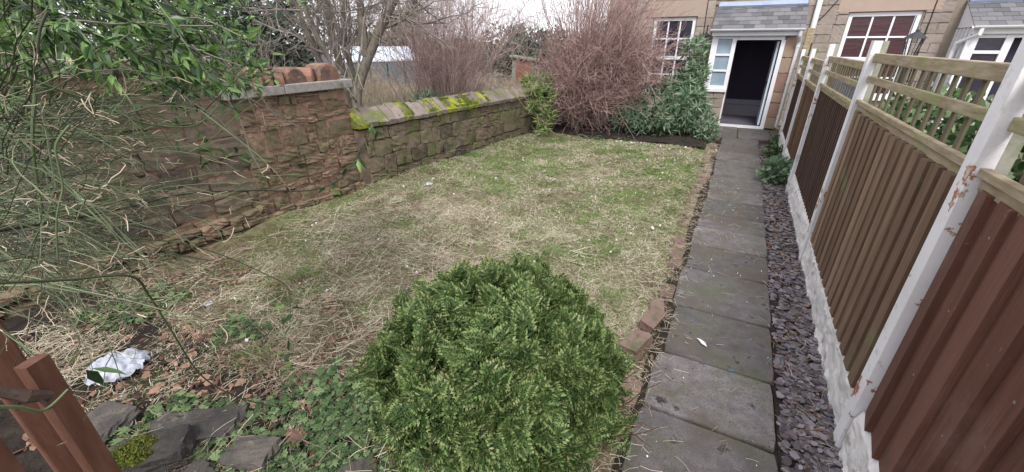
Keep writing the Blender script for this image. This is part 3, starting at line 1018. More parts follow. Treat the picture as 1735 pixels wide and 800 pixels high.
# soil pipe between the cottages
sp_ = MB()
sp_.tubes([(1.15, HY - .1, 0), (1.15, HY - .1, 5)], [.05] * 2, 10)
for zz in (.6, 1.6, 2.9):
    sp_.tubes([(1.15, HY - .1, zz), (1.15, HY - .1, zz + .07)], [.06] * 2, 10)
sp_.build('soil_pipe', m_upvc, c1)
for pts in ([(-.98, HY - .04, 5), (-.95, HY - .04, 2.4), (-.93, HY - .045, 1.9), (-1.02, HY - .04, 1.2), (-1.0, HY - .04, .1)],):
    MB().tubes(pts, [.009] * 5, 5).build('cable', m_iron, c1)

# --- right cottage
c2 = thing('cottage', 'greyer sandstone cottage beyond the fence with red-curtained window and glazed white porch', 'house')
ops2 = [(1.72, 2.86, .7, 2.27)]
wb2 = MB()
wall_boxes(wb2, 1.125, 7.5, -.1, 5.2, HY, HY + .3, ops2)
w2 = wb2.build('wall', m_pointing, c2)
st_house2 = stone_set(m_house2, n=6, jit=.06, flat=.96)
courses(w2, (1.125, HY, 0), (1, 0, 0), hrows, st_house2, (.22, .42), openings=[(.575, 1.76, .6, 2.7), (2.15, 5.2, -1, 2.5)], depth=.1, proud=.025, gap=.008, u0=0, u1=5.2, jitter=.006)
MB().box(1.5, 3.1, HY - .035, HY - .003, 2.28, 2.68).build('lintel', m_render, w2, bevel=.006)
sash(c2, 1.72, 2.86, .7, 2.27, 1.42, 3, 2, HY + .06, m_blind, m_paneR)
MB().add([(1.125, HY - .3, 5.1), (7.6, HY - .3, 5.1), (7.6, HY + 3, 7.2), (1.125, HY + 3, 7.2), (1.125, HY + 6.3, 5.1), (7.6, HY + 6.3, 5.1)],
         [(0, 1, 2, 3), (3, 2, 5, 4)]).build('main_roof', m_roofslate, c2)
roof2 = slate_roof(c2, 3.42, 5.2, 10.62, 1.99, HY - .03, 2.42)
MB().box(3.42, 5.2, 10.66, 10.7, 1.86, 1.975).build('fascia', m_upvc, roof2)
gutter(c2, 3.38, 5.2, 10.58, 1.99)
pg = MB()
for yy in (10.72, 10.88, 11.04, 11.2, 11.34):
    pg.box(3.42, 3.47, yy, yy + .05, .75, 1.96)
pg.box(3.42, 3.47, 10.72, 11.39, 0, .749)
for xa, xb in ((3.471, 3.56), (3.9, 4.0), (4.9, 5.0)):
    pg.box(xa, xb, 10.72, 10.8, 0, 1.858)
for zz in (.75, 1.2, 1.55):
    pg.box(3.56, 3.9, 10.73, 10.79, zz, zz + .05)
pg.box(3.56, 4.9, 10.73, 10.79, 1.8, 1.858)
pgo = pg.build('porch_frame', m_upvc, c2)
for za, zb in ((.8, 1.2), (1.25, 1.55), (1.6, 1.8)):
    MB().box(3.56, 3.9, 10.76, 10.765, za, zb).build('pane', m_paneP, pgo)
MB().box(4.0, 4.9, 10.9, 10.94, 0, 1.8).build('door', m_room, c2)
MB().box(3.48, 5.1, 11.37, 11.395, 0, 1.9).build('porch_back', m_jambst, c2)
MB().tubes([(3.5, 10.58, 1.95), (3.5, 10.58, 1.86), (3.36, 10.9, 1.72), (3.36, 10.95, 1.6), (3.36, 10.95, .05)], [.034] * 5, 8).build('downpipe', m_upvc, c2)
MB().tubes([(3.05, HY - .04, 5), (2.98, HY - .04, 2.4), (3.0, HY - .04, 1.0)], [.009] * 3, 5).build('cable', m_iron, c2)
MB().tubes([(1.55, HY - .05, 3.2), (1.45, HY - .05, 2.5), (1.3, HY - .05, 2.25), (1.22, HY - .05, 2.15)], [.008] * 4, 5).build('cable', m_iron, c2)

# wall lantern
def lantern(root, s, hang):
    b = MB()
    R6 = lambda r, z: [(r * cos(a), r * sin(a), z) for a in np.arange(6) * pi / 3]
    rings = [R6(.02, .0), R6(.045, .02), R6(.05, .03)]
    V = np.array(sum(rings, [])) * s
    i = np.arange(6)
    for k in range(2):
        b.add(V[k * 6:(k + 2) * 6], np.stack([i, (i + 1) % 6, (i + 1) % 6 + 6, i + 6], -1))
    b.add(V[:6], i[None, ::-1])
    b.add(V[12:], i[None])
    b.build('base', m_black, root)
    c = MB()
    for a in np.arange(6) * pi / 3:
        c.bar(np.array((.048 * cos(a), .048 * sin(a), .03)) * s, np.array((.078 * cos(a), .078 * sin(a), .2)) * s, .008 * s, .008 * s)
    c.build('cage', m_black, root)
    g = np.array(R6(.044, .035) + R6(.072, .198)) * s
    MB().add(g, np.stack([i, (i + 1) % 6, (i + 1) % 6 + 6, i + 6], -1)).build('glass', m_glass, root)
    t = np.array(R6(.1, .2) + R6(.06, .235) + R6(.02, .262) + R6(.018, .28) + R6(.006, .31)) * s
    tb = MB()
    for k in range(4):
        tb.add(t[k * 6:(k + 2) * 6], np.stack([i, (i + 1) % 6, (i + 1) % 6 + 6, i + 6], -1))
    tb.add(t[:6], i[None, ::-1])
    tb.build('cap', m_black, root)


wl = thing('wall_lantern', 'black coach lantern on a curled bracket beside the porch window', 'lantern', (-.86, HY - .2, 1.68))
lantern(wl, .95, True)
MB().tubes([(0, .17, .05), (0, .16, .3), (0, .1, .42), (0, .02, .4), (0, 0, .3)], [.009] * 5, 6).box(-.03, .03, .155, .17, .0, .2).build('bracket', m_black, wl)
lp = thing('lamp_post', 'black garden lamp post with a peaked six-sided lantern showing above the fence', 'lamp', (2.02, 8.0, 0))
MB().tubes([(0, 0, 0), (0, 0, 1.5)], [.03, .025], 8).build('pole', m_black, lp)
hd = bpy.data.objects.new('lantern_head', None)
COL.objects.link(hd)
hd.parent = lp
hd.location = (0, 0, 1.5)
lantern(hd, 1.35, False)

# ------------------------------------------------------------------ vegetation machinery
def curves(P0, D0, L, n, wob, trop=(0, 0, 0)):
    N = len(P0)
    P = np.empty((N, n, 3))
    P[:, 0] = P0
    D = norm(np.asarray(D0, float))
    L = np.broadcast_to(np.asarray(L, float), (N,))
    for i in range(1, n):
        D = norm(D + rng.normal(0, wob, (N, 3)) + np.array(trop))
        P[:, i] = P[:, i - 1] + D * (L / (n - 1))[:, None]
    return P


def children(P, m, lo=.2, hi=1., spread=.8):
    """m start points + directions along every curve of P"""
    N, n, _ = P.shape
    t = rng.uniform(lo, hi, (N, m)) * (n - 1)
    i = np.minimum(t.astype(int), n - 2)
    f = (t - i)[..., None]
    a = P[np.arange(N)[:, None], i]
    b = P[np.arange(N)[:, None], i + 1]
    D = norm(norm(b - a) + rng.normal(0, spread, (N, m, 3)))
    return (a + (b - a) * f).reshape(-1, 3), D.reshape(-1, 3)


def bush_twigs(mb, P0, D0, L, r, levels, wob, trop, n=6, k=3, shrink=.6, spread=.6):
    """levels = children per curve at each further level"""
    P = curves(P0, D0, L, n, wob, trop)
    allP = [P]
    mb.tubes(P, np.linspace(r, r * .45, n), 5 if r > .02 else k)
    L = np.broadcast_to(np.asarray(L, float), (len(P0),))
    for m in levels:
        S, D = children(P, m, .25, 1, spread)
        L = np.repeat(L, m) * shrink * rng.uniform(.6, 1.2, len(S))
        r = r * .55
        P = curves(S, D, L, n if n < 6 else 5, wob * 1.2, trop)
        mb.tubes(P, np.linspace(r, r * .4, P.shape[1]), k)
        allP.append(P)
    return allP


LANCE = ([(0, 0, 0), (-.16, .35, .02), (0, .38, -.02), (.16, .35, .02), (-.1, .72, 0), (0, .75, -.05), (.1, .72, 0), (0, 1, -.1)],
         [(0, 2, 1, 1), (0, 3, 2, 2), (1, 2, 5, 4), (2, 3, 6, 5), (4, 5, 7, 7), (5, 6, 7, 7)])
LANCE = (LANCE[0], [(0, 2, 1), (0, 3, 2), (1, 2, 5), (1, 5, 4), (2, 3, 6), (2, 6, 5), (4, 5, 7), (5, 6, 7)])
NARROW = ([(0, 0, 0), (-.07, .45, .02), (.07, .45, .02), (0, 1, -.06)], [(0, 2, 1), (1, 2, 3)])
OVAL = ([(0, 0, 0), (-.28, .3, .03), (.28, .3, .03), (-.25, .7, .02), (.25, .7, .02), (0, 1, -.03)], [(0, 2, 1), (1, 2, 4), (1, 4, 3), (3, 4, 5)])


def lobed():
    V = [(0, .05, 0)]
    for k in range(15):
        a = -pi * .85 + k * (pi * 1.7) / 14
        r = (.55 if k % 2 == 0 else .38) * (1.12 if k in (4, 10, 7, 8) else .95)
        if k in (5, 9):
            r = .2
        V.append((sin(a) * r, .45 + cos(a) * r * .9, .05 * (k % 2)))
    return V, [(0, i + 1, i) for i in range(1, 15)]


LOBED = lobed()


def leaf_blob(mb, centre, rad, N, tmpl, size, hollow=.55, nz=.5, seed=1, up=.2, mi=0):
    """leaves spread through an uneven ellipsoid shell, in clumps"""
    d = norm(rng.normal(0, 1, (N, 3)))
    cl_ = vnoise(np.arctan2(d[:, 1], d[:, 0]) * 2 + 9, d[:, 2] * 4 + 9, 1.3, seed)
    r = (hollow + (1 - hollow) * rng.random(N) ** .5) * (1 - nz * .5 + nz * cl_)
    P = np.array(centre) + d * np.array(rad) * r[:, None]
    ax = norm(d + rng.normal(0, .7, d.shape) + [0, 0, up])
    nr = norm(d * .4 + rng.normal(0, .6, d.shape) + [0, 0, .6])
    mb.scatter(*tmpl, P, ax, nr, rng.uniform(.7, 1.3, N) * size, mi)
    return P


# ------------------------------------------------------------------ the round conifer in front
bush = thing('conifer_bush', 'round dense green dwarf conifer with bronze tips at the near edge of the lawn', 'bush', (-.715, 1.27, 0))


def spray_template():
    V, Fm, Ft = [], [], []

    def leafq(p, a, L, w, tip):
        p = np.array(p)
        a += random.uniform(-.22, .22)
        L *= random.uniform(.65, 1.2)
        w *= random.uniform(.8, 1.3)
        d = np.array([sin(a), cos(a)])
        s = np.array([d[1], -d[0]]) * w
        q = [p, p + d * L * .45 + s, p + d * L, p + d * L * .45 - s]
        i = len(V)
        for c in q:
            V.append((c[0], c[1], -.14 * (c[0] ** 2 * 1.2 + c[1] ** 2) + .02 * random.uniform(-1, 1)))
        (Ft if tip else Fm).append((i, i + 1, i + 2, i + 3))
    leafq((0, 0), 0, .75, .025, 0)
    leafq((0, .68), 0, .32, .035, 1)
    for k in range(6):
        y = .12 + k * .13
        L = .52 - k * .05
        for s in (-1, 1):
            a = s * (.85 - .05 * k)
            yy = y + (.05 if s > 0 else 0)
            leafq((0, yy), a, L, .026, 0)
            d = np.array([sin(a), cos(a)])
            leafq(np.array([0, yy]) + d * L * .85, a * .85, L * .38, .036, 1)
            for t, ss in ((.35, -1), (.5, 1), (.7, -1), (.78, 1)):
                leafq(np.array([0, yy]) + d * L * t, a + ss * .65, L * .32, .032, 1 if t > .72 else 0)
    return V, Fm, Ft


TPL = [spray_template() for _ in range(5)]
SV, SFm, SFt = TPL[0]
mb = MB()
BC, BR = np.array([.0, -.01, .36]), np.array([.54, .54, .37])
NC = 1150
cd = norm(rng.normal(0, 1, (NC, 3)) + [0, 0, .15])
cd = cd[cd[:, 2] > -.8]
NC = len(cd)
cr_ = (.84 + .24 * rng.random(NC) ** 1.3) * (.92 + .2 * vnoise(np.arctan2(cd[:, 1], cd[:, 0]) * 2 + 30, cd[:, 2] * 3 + 9, 1.1, 33))
tg = norm(np.cross(cd, rng.normal(0, 1, cd.shape)))
cax = norm(cd * .55 + tg * .55 + [0, 0, .25])
cnr = norm(cd * .9 + rng.normal(0, .45, cd.shape) + [0, 0, .2])
PER = 7
d = np.repeat(cd, PER, 0)
N = len(d)
ax0, nr0 = np.repeat(cax, PER, 0), np.repeat(cnr, PER, 0)
r = np.repeat(cr_, PER) * rng.uniform(.84, .99, N)
P = BC + d * BR * r[:, None] + rng.normal(0, .022, (N, 3))
az, el = np.arctan2(d[:, 1], d[:, 0]), d[:, 2]
# scooped hollow low on the left-hand side, where the dead inside shows
hol = np.exp(-((az - RAD(-122)) ** 2) / .3) * np.exp(-((el + .8) ** 2) / .28)
keep = (rng.random(N) > hol * 1.9)
P, d, ax0, nr0 = P[keep], d[keep], ax0[keep], nr0[keep]
P[:, 2] = np.maximum(P[:, 2], .06)
nn = len(P)
ax = norm(ax0 + rng.normal(0, .32, d.shape))
nr = norm(nr0 + rng.normal(0, .25, d.shape))
sc = rng.uniform(.07, .13, nn)
base = P - ax * sc[:, None] * .5
for q, (tv_, fm_, ft_) in enumerate(TPL):
    u_ = slice(q, None, 5)
    mb.scatter(tv_, fm_, base[u_], ax[u_], nr[u_], sc[u_], 0)
    nb_ = mb.n - len(tv_) * len(base[u_])
    Ft = (np.asarray(ft_)[None] + (np.arange(len(base[u_])) * len(tv_))[:, None, None]).reshape(-1, 4) + nb_
    mb.c.append((np.zeros((0, 3)), Ft, 1))
mb.build('foliage', [m_thuja, m_thtip], bush)
mb = MB()
d2 = norm(rng.normal(0, 1, (170, 3)) + [0, 0, .4])
bush_twigs(mb, np.tile([0, 0, .03], (170, 1)) + rng.normal(0, .04, (170, 3)) * [1, 1, .2], d2 + [0, 0, .2], .5, .008, [4], .12, (0, 0, 0.02), n=5)
mb.build('stem', m_deadth, bush)
mb = MB()
N = 900
d = norm(rng.normal(0, 1, (N, 3)))
mb.scatter(SV, SFm, BC + d * BR * rng.uniform(.35, .7, (N, 1)) - [0, 0, .03], d + rng.normal(0, .5, (N, 3)), rng.normal(0, 1, (N, 3)), .09)
mb.build('dead_foliage', m_deadth, bush)

# ------------------------------------------------------------------ lawn: cut straw, grass, weeds, leaves
def lawn_pts(N, near=.6):
    n1 = int(N * near)
    x = np.concatenate([rng.uniform(-3.95, -.28, N - n1), rng.uniform(-3.6, -.22, n1)])
    y = np.concatenate([rng.uniform(2.2, 8.05, N - n1), .25 + rng.random(n1) ** 1.1 * 3.4])
    return x, y


x, y = lawn_pts(165000, .5)
den = vnoise(x, y, 2.3, 50) * .45 + vnoise(x, y, 7, 51) * .55
k = rng.random(len(x)) < np.clip((den - .3) * 3.2, .06, 1)
x, y = x[k], y[k]
far = np.clip(y / 4, .6, 1.8)
N = len(x)
z = hgt(x, y) + .004 + rng.random(N) ** 2 * .03
a0 = (vnoise(x, y, 1.7, 52) * 2 + rng.normal(0, .22, N)) * 2 * pi
D = norm(np.c_[np.cos(a0), np.sin(a0), rng.normal(0, .16, N)])
L = rng.uniform(.022, .085, N) * far ** .3
S = norm(np.cross(D, [0, 0, 1])) * (rng.uniform(.0009, .0024, N) * far)[:, None]
P0 = np.c_[x, y, z]
bend = np.c_[rng.normal(0, .012, (N, 2)), rng.normal(.004, .006, N)]
mid = P0 + D * (L / 2)[:, None] + bend
endp = P0 + D * L[:, None]
V = np.stack([P0 - S, P0 + S, mid + S, mid - S, endp], 1)
o5 = (np.arange(N) * 5)[:, None]
mb = MB().add(V, o5 + np.array([0, 1, 2, 3]))
mb.c.append((np.zeros((0, 3)), o5 + np.array([3, 2, 4]), 0))
tag(kind(mb.build('cut_straw', m_straw), 'stuff'), 'dry pale mown grass clippings strewn over the lawn', 'dead grass')

# brown thatch in dark patches
N = 24000
x, y = rng.uniform(-3.9, -.25, N), rng.uniform(.3, 8.2, N)
k = vnoise(x, y, 1.6, 57) * .5 + vnoise(x, y, 5, 58) * .5 > .55 + .1 * np.clip((x + 2.6) / 1.5, 0, 1) + .08 * np.clip((y - 2) / 2, 0, 1)
x, y = x[k], y[k]
N = len(x)
a0 = rng.uniform(0, 2 * pi, N)
P = curves(np.c_[x, y, hgt(x, y) + .01 + rng.random(N) * .04], np.c_[np.cos(a0), np.sin(a0), rng.normal(.05, .25, N)], rng.uniform(.03, .11, N), 3, .2)
tag(kind(MB().tubes(P, np.linspace(.0022, .001, 3), 3).build('brown_thatch', m_thatch), 'stuff'), 'dull brown dead stems matted in patches on the lawn', 'dead grass')
# longer straw stalks, mostly in the left foreground
N = 11000
x, y = rng.uniform(-3.7, -.3, N), .3 + 3.4 * rng.random(N) ** 1.5
k = vnoise(x, y, 2.6, 55) > .4
x, y = x[k], y[k]
N = len(x)
a0 = rng.uniform(0, 2 * pi, N)
P = curves(np.c_[x, y, hgt(x, y) + .012 + rng.random(N) * .03], np.c_[np.cos(a0), np.sin(a0), rng.normal(.05, .12, N)], rng.uniform(.07, .24, N), 5, .16, (0, 0, -.03))
P[:, :, 2] = np.maximum(P[:, :, 2], hgt(P[:, :, 0], P[:, :, 1]) + .006)
tag(kind(MB().tubes(P, np.linspace(.0017, .0009, 5), 3).build('straw_stalks', m_straw), 'stuff'), 'longer bleached straw stalks lying among the clippings', 'dead grass')
x, y = lawn_pts(240000, .45)
# denser rooted clumps among the blades
NCL = 420
cx_, cy_ = rng.uniform(-3.9, -.3, NCL), .5 + 7.4 * rng.random(NCL) ** 1.2
x = np.concatenate([x, np.repeat(cx_, 60) + rng.normal(0, .028, NCL * 60)])
y = np.concatenate([y, np.repeat(cy_, 60) + rng.normal(0, .028, NCL * 60)])
NCLB = NCL * 60
den = vnoise(x, y, 1.1, 60) * .5 + vnoise(x, y, 4.7, 61) * .5 + .12 * np.clip((x + 2.4) / 2, -.6, 1)
k = rng.random(len(x)) < np.clip((den - .24) * 3., .15, 1)
k[-NCLB:] = vnoise(x[-NCLB:], y[-NCLB:], 1.1, 60) > .35
x, y = x[k], y[k]
N = len(x)
far = np.clip(y / 4, .6, 1.8)
z = hgt(x, y) - .002
D = norm(np.c_[rng.normal(0, .75, (N, 2)), np.ones(N) * .55])
L = rng.uniform(.022, .07, N) * far ** .3
S = norm(np.cross(D, rng.normal(0, 1, (N, 3)))) * (rng.uniform(.001, .0022, N) * far)[:, None]
P0 = np.c_[x, y, z]
mid = P0 + D * (L / 2)[:, None]
endp = P0 + D * L[:, None] - [0, 0, .004]
endp[:, :2] += D[:, :2] * .012
V = np.stack([P0 - S, P0 + S, mid + S, mid - S, endp], 1)
o5 = (np.arange(N) * 5)[:, None]
mb = MB().add(V, o5 + np.array([0, 1, 2, 3]))
mb.c.append((np.zeros((0, 3)), o5 + np.array([3, 2, 4]), 0))
tag(kind(mb.build('grass', m_grass), 'stuff'), 'short patchy green grass growing through the clippings', 'grass')

# bright grass tufts one can tell apart
tufts = [(930, 432, 'bright yellow-green grass tuft standing behind the round conifer'), (1035, 500, 'small bright grass tuft right of the round conifer'),
         (518, 462, 'green grass tuft in the straw right of the stone wall foot'), (430, 615, 'thin grass tuft in the straw left of the conifer')]
for px, py, lab in tufts:
    dd = 1.7 / ((py - 75) / 690.0) if False else None
    X_, Y_, Z_ = px - 867.5, 400. - py, FOC
    zc = Y_ * cos(_p) - Z_ * sin(_p)
    f_ = Y_ * sin(_p) + Z_ * cos(_p)
    t_ = -1.68 / zc
    wx, wy = (X_ * cos(_y) - f_ * sin(_y)) * t_, (X_ * sin(_y) + f_ * cos(_y)) * t_
    N = 260
    P0 = np.c_[rng.normal(0, .05, N), rng.normal(0, .05, N), np.zeros(N)]
    D = norm(np.c_[P0[:, :2] * 9 + rng.normal(0, .3, (N, 2)), np.ones(N) * .8])
    P = curves(P0, D, rng.uniform(.05, .12, N), 4, .1, (0, 0, -.1))
    o = MB().tubes(P, np.linspace(.0014, .0003, 4), 3).build('grass_tuft', m_grass if px != 930 else m_leafyel)
    o.location = (wx, wy, float(hgt(wx, wy)))
    tag(o, lab, 'grass')


def scatter_ground(mb, N, x0, x1, y0, y1, tmpl, s0, s1, tilt=.35, lift=.01, seed=70, thr=.45, pw=1.):
    x, y = rng.uniform(x0, x1, N), y0 + (y1 - y0) * rng.random(N) ** pw
    k = vnoise(x, y, 2.4, seed) > thr
    x, y = x[k], y[k]
    n = len(x)
    P = np.c_[x, y, hgt(x, y) + lift + rng.random(n) * .02]
    a = rng.uniform(0, 2 * pi, n)
    ax = np.c_[np.cos(a), np.sin(a), rng.normal(0, .15, n)]
    nr = norm(np.c_[rng.normal(0, tilt, (n, 2)), np.ones(n)])
    mb.scatter(*tmpl, P, ax, nr, rng.uniform(s0, s1, n))


mb = MB()
scatter_ground(mb, 3400, -3.6, -1.0, .1, 1.15, LOBED, .02, .055, .4, .035, 70, .52)
scatter_ground(mb, 900, -1.6, -.9, .5, 1.1, LOBED, .02, .045, .4, .03, 71, .42)
scatter_ground(mb, 2200, -3.8, -.4, .3, 3.5, OVAL, .015, .04, .5, .012, 72, .55)
scatter_ground(mb, 220, -3.4, -.4, 7.8, 8.4, LANCE, .06, .14, .6, .05, 73, .6)
tag(kind(mb.build('ground_cover', m_weed), 'stuff'), 'low creeping green weeds with lobed leaves around the dark rocks', 'weeds')
mb = MB()
scatter_ground(mb, 2600, -3.7, -.9, .1, 1.6, OVAL, .02, .065, .5, .01, 74, .3)
scatter_ground(mb, 500, -3.9, -.3, 1.5, 8, OVAL, .015, .04, .5, .012, 75, .3)
scatter_ground(mb, 450, -.3, -.1, 1, 8, OVAL, .012, .035, .6, .02, 76, .2)
scatter_ground(mb, 2200, .53, .8, 1, 9, OVAL, .012, .035, .6, .03, 77, .35)
scatter_ground(mb, 60, -.1, .5, 1, 6, OVAL, .008, .02, .3, .045, 78, .4)
scatter_ground(mb, 500, -3.6, -.3, 8.0, 9.5, OVAL, .02, .05, .5, .04, 79, .2)
tag(kind(mb.build('leaf_litter', m_deadleaf), 'stuff'), 'scattered brown fallen leaves and scraps', 'leaves')
PEB = lump_mesh('pebble', m_pebble, 3, 1, .2, .7)
mb = MB()
pv = np.array([v.co[:] for v in PEB.vertices])
pf = [tuple(p.vertices) for p in PEB.polygons]
N = 240
x = np.concatenate([rng.uniform(-3.7, -.3, 130), rng.uniform(-.1, .5, 60), rng.normal(-1.6, .6, 50)])
y = np.concatenate([rng.uniform(1, 8, 130), rng.uniform(1, 7, 60), rng.normal(8.0, .12, 50)])
mb.scatter(pv, pf, np.c_[x, y, hgt(x, y) + np.where(x > -.15, .045, .025)], rng.normal(0, 1, (N, 3)), np.tile([0, 0, 1.], (N, 1)) + rng.normal(0, .3, (N, 3)), np.concatenate([rng.uniform(.008, .022, 130), rng.uniform(.003, .008, 60), rng.uniform(.015, .04, 50)]))
tag(kind(mb.build('pebbles', m_pebble), 'stuff'), 'small pale stones and chips dotted over lawn and path', 'pebbles')
# dry scraps along edges, on slabs and slate
mb = MB()
N = 2600
x = np.concatenate([rng.normal(-.18, .06, 1800), rng.normal(.66, .07, 650), rng.uniform(-.1, .5, 150)])
y = np.concatenate([rng.uniform(.8, 8.5, 1800), rng.uniform(1, 8, 650), rng.uniform(.8, 6, 150)])
z = np.where((x > -.13) & (x < .52), .016, .012) + rng.random(N) * .018
P = curves(np.c_[x, y, z], np.c_[rng.normal(0, 1, (N, 2)), rng.normal(0, .1, N)], rng.uniform(.03, .1, N), 3, .2)
P[:, :, 2] = np.maximum(P[:, :, 2], z[:, None] - .002)
mb.tubes(P, np.full(3, .0009), 3)
tag(kind(mb.build('dry_scraps', m_straw), 'stuff'), 'dry stalks caught along the path edge and in the slate', 'dead grass')

# ------------------------------------------------------------------ rocks, bag, bits
rocks = [(-1.98, .52, .0, (.5, .2, .1), .5, 'long dark flat-topped rock behind the mossy one near the gate'),
         (-1.98, .34, .02, (.38, .2, .13), .75, 'dark rock with a bright green moss cushion near the gate'),
         (-2.4, .34, .0, (.28, .2, .1), .2, 'grey-brown rock between the gate and the mossy rock'),
         (-1.6, .56, .0, (.26, .16, .11), .3, 'brown wedge-shaped rock right of the mossy rock'),
         (-1.12, .72, -.01, (.18, .12, .08), .9, 'small dark rock under the left side of the round conifer'),
         (-1.72, .36, -.02, (.2, .14, .1), 1.4, 'small rounded brown rock below the wedge-shaped rock')]
for i, (x, y, z, s, rz, lab) in enumerate(rocks):
    r_ = thing('rock', lab, 'rock', (x, y, z), rz, 'rocks at the edge of the bed')
    o = obj('boulder', lump_mesh('boulder', m_rock, 80 + i, 7, .11, .8, False), r_)
    place(o, (0, 0, s[2] * .2), (.08, -.1, 0), (s[0] * .85, s[1] * .85, s[2]))
    if i == 1:
        N = 2600
        rr, aa = np.sqrt(rng.random(N)), rng.random(N) * 2 * pi
        Pm = np.c_[-.02 + rr * np.cos(aa) * .15, rr * np.sin(aa) * .085, .082 + .02 * (1 - rr ** 2) - .12 * np.abs(rr * np.cos(aa) * .13)]
        kind(MB().scatter(tvm, [(0, 1, 2)], Pm, rng.normal(0, .5, (N, 3)) + [0, 0, 1], rng.normal(0, 1, (N, 3)), rng.uniform(.006, .014, N)).build('moss', m_moss, r_), 'stuff')
# crumpled white plastic bag
n = 26
U, Vv = np.meshgrid(np.linspace(-1, 1, n), np.linspace(-1, 1, n), indexing='ij')
R_ = np.sqrt(U ** 2 + Vv ** 2)
h = .07 * np.clip(1.15 - R_, 0, 1) ** .6 + (.05 * (vnoise(U * 5 + 9, Vv * 5 + 9, 1.3, 90) - .3)) + .02 * np.abs(vnoise(U * 14, Vv * 14, 1, 91) - .5)
ragg = 1 + .3 * (vnoise(np.arctan2(Vv, U) * 3 + 9, R_, 1.2, 92) - .5)
i = np.arange(n * n).reshape(n, n)
Fq = np.stack([i[:-1, :-1], i[1:, :-1], i[1:, 1:], i[:-1, 1:]], -1).reshape(-1, 4)
V = np.stack([U * .17 * ragg * (1 - .25 * Vv ** 2), Vv * .15 * ragg * (1 - .25 * U ** 2), h + .004], -1)
o = MB().add(V, Fq).build('plastic_bag', m_bag, smooth=True)
place(o, (-2.8, .54, .02), (0, 0, .6), (.85, .85, 1))
tag(o, 'crumpled white plastic bag lying in the weeds by the gate', 'bag')
for px, x, y, s, lab in ((0, -3.05, 1.15, .05, 'small torn scrap of pale plastic on the straw near the bag'), (1, -3.3, 4.0, .07, 'clear crumpled plastic scrap on the lawn near the low wall')):
    o = MB().add(V * s * 4, Fq).build('plastic_scrap', m_bag, smooth=True)
    place(o, (x, y, float(hgt(x, y)) + .02), (0, 0, px * 2))
    tag(o, lab, 'litter')
for x, y, rz, m_, lab in ((-.46, 3.9, .3, m_pebble, 'single pale upright leaf on the lawn near the path'), (-.72, 6.6, 1, m_bluebit, 'tiny blue scrap by the far end of the path'), (.3, 2.15, 2, m_bluebit, 'tiny blue scrap lying in a joint of the near path slabs'),
                      (-3.15, 4.8, 1.9, m_leafyel, 'broad pale green leaf on the lawn beside the low wall'), (.15, 2.3, .8, m_pebble, 'thin pale leaf lying on a near path slab')):
    o = MB().scatter(*LANCE, [(0, 0, 0)], [(0, 1, .1)], [(0, .2, 1)], .09 if m_ is not m_bluebit else .03).build('fallen_leaf' if m_ is not m_bluebit else 'plastic_scrap', m_)
    place(o, (x, y, float(hgt(x, y)) + .045 if x < 0 else .02), (0, 0, rz))
    tag(o, lab, 'leaf' if m_ is not m_bluebit else 'litter')
o = MB().scatter(*LOBED, [(0, 0, 0)], [(0, 1, .3)], [(0, -.5, 1)], .1).build('fallen_leaf', m_terra)
place(o, (-1.46, .72, .05), (0, 0, 2))
tag(o, 'curled orange-red dead leaf among the weeds near the rocks', 'leaf')

# ------------------------------------------------------------------ weeds by the fence
def weed_clump(x, y, R, H, N, lab, m=m_weed, size=.06):
    t = thing('weed_clump', lab, 'plant', (x, y, 0), 0, 'leafy weeds at the foot of the fence')
    mb = MB()
    S = np.c_[rng.normal(0, R * .2, (N // 12, 2)), np.zeros(N // 12)]
    P = curves(S, np.c_[S[:, :2] * 4 + rng.normal(0, .4, (len(S), 2)), np.ones(len(S))], H * rng.uniform(.6, 1.1, len(S)), 5, .15)
    MB().tubes(P, np.linspace(.003, .0015, 5), 3).build('stem', m_greenstem, t)
    leaf_blob(mb, (0, 0, H * .5), (R, R, H * .6), N, OVAL, size, .3, .5, 5, .0)
    mb.build('foliage', m, t)


weed_clump(.72, 6.35, .2, .3, 520, 'large leafy green weed clump spilling from the fence over the slate', m_leafblue, size=.07)
weed_clump(.76, 7.9, .14, .18, 240, 'smaller leafy weed clump between the path and fence near the doorway')
weed_clump(.9, 9.0, .14, .15, 160, 'small low weed clump close to the downpipe')
weed_clump(-.35, 8.75, .22, .3, 260, 'straggly green weed at the path corner below the tall shrub', m_leafblue)

# ------------------------------------------------------------------ shrubs by the house
def whorls(mb, C_, Rr, N, size, per=9, tmpl=NARROW, seed=3, flat=.5):
    d = norm(rng.normal(0, 1, (N, 3)) * [1, 1, .8] + [0, -.1, .25])
    r = .55 + .45 * rng.random(N) ** .5
    cl_ = vnoise(np.arctan2(d[:, 1], d[:, 0]) * 3 + 9, d[:, 2] * 4 + 9, 1.2, seed)
    P = np.array(C_) + d * np.array(Rr) * (r * (.75 + .5 * cl_))[:, None]
    P = np.repeat(P, per, 0)
    M = len(P)
    out = norm(np.repeat(d, per, 0) + [0, 0, .35])
    ax = norm(rng.normal(0, 1, (M, 3)) * .8 + out * .55)
    mb.scatter(*tmpl, P, ax, out + rng.normal(0, .3, (M, 3)), rng.uniform(.7, 1.2, M) * size)


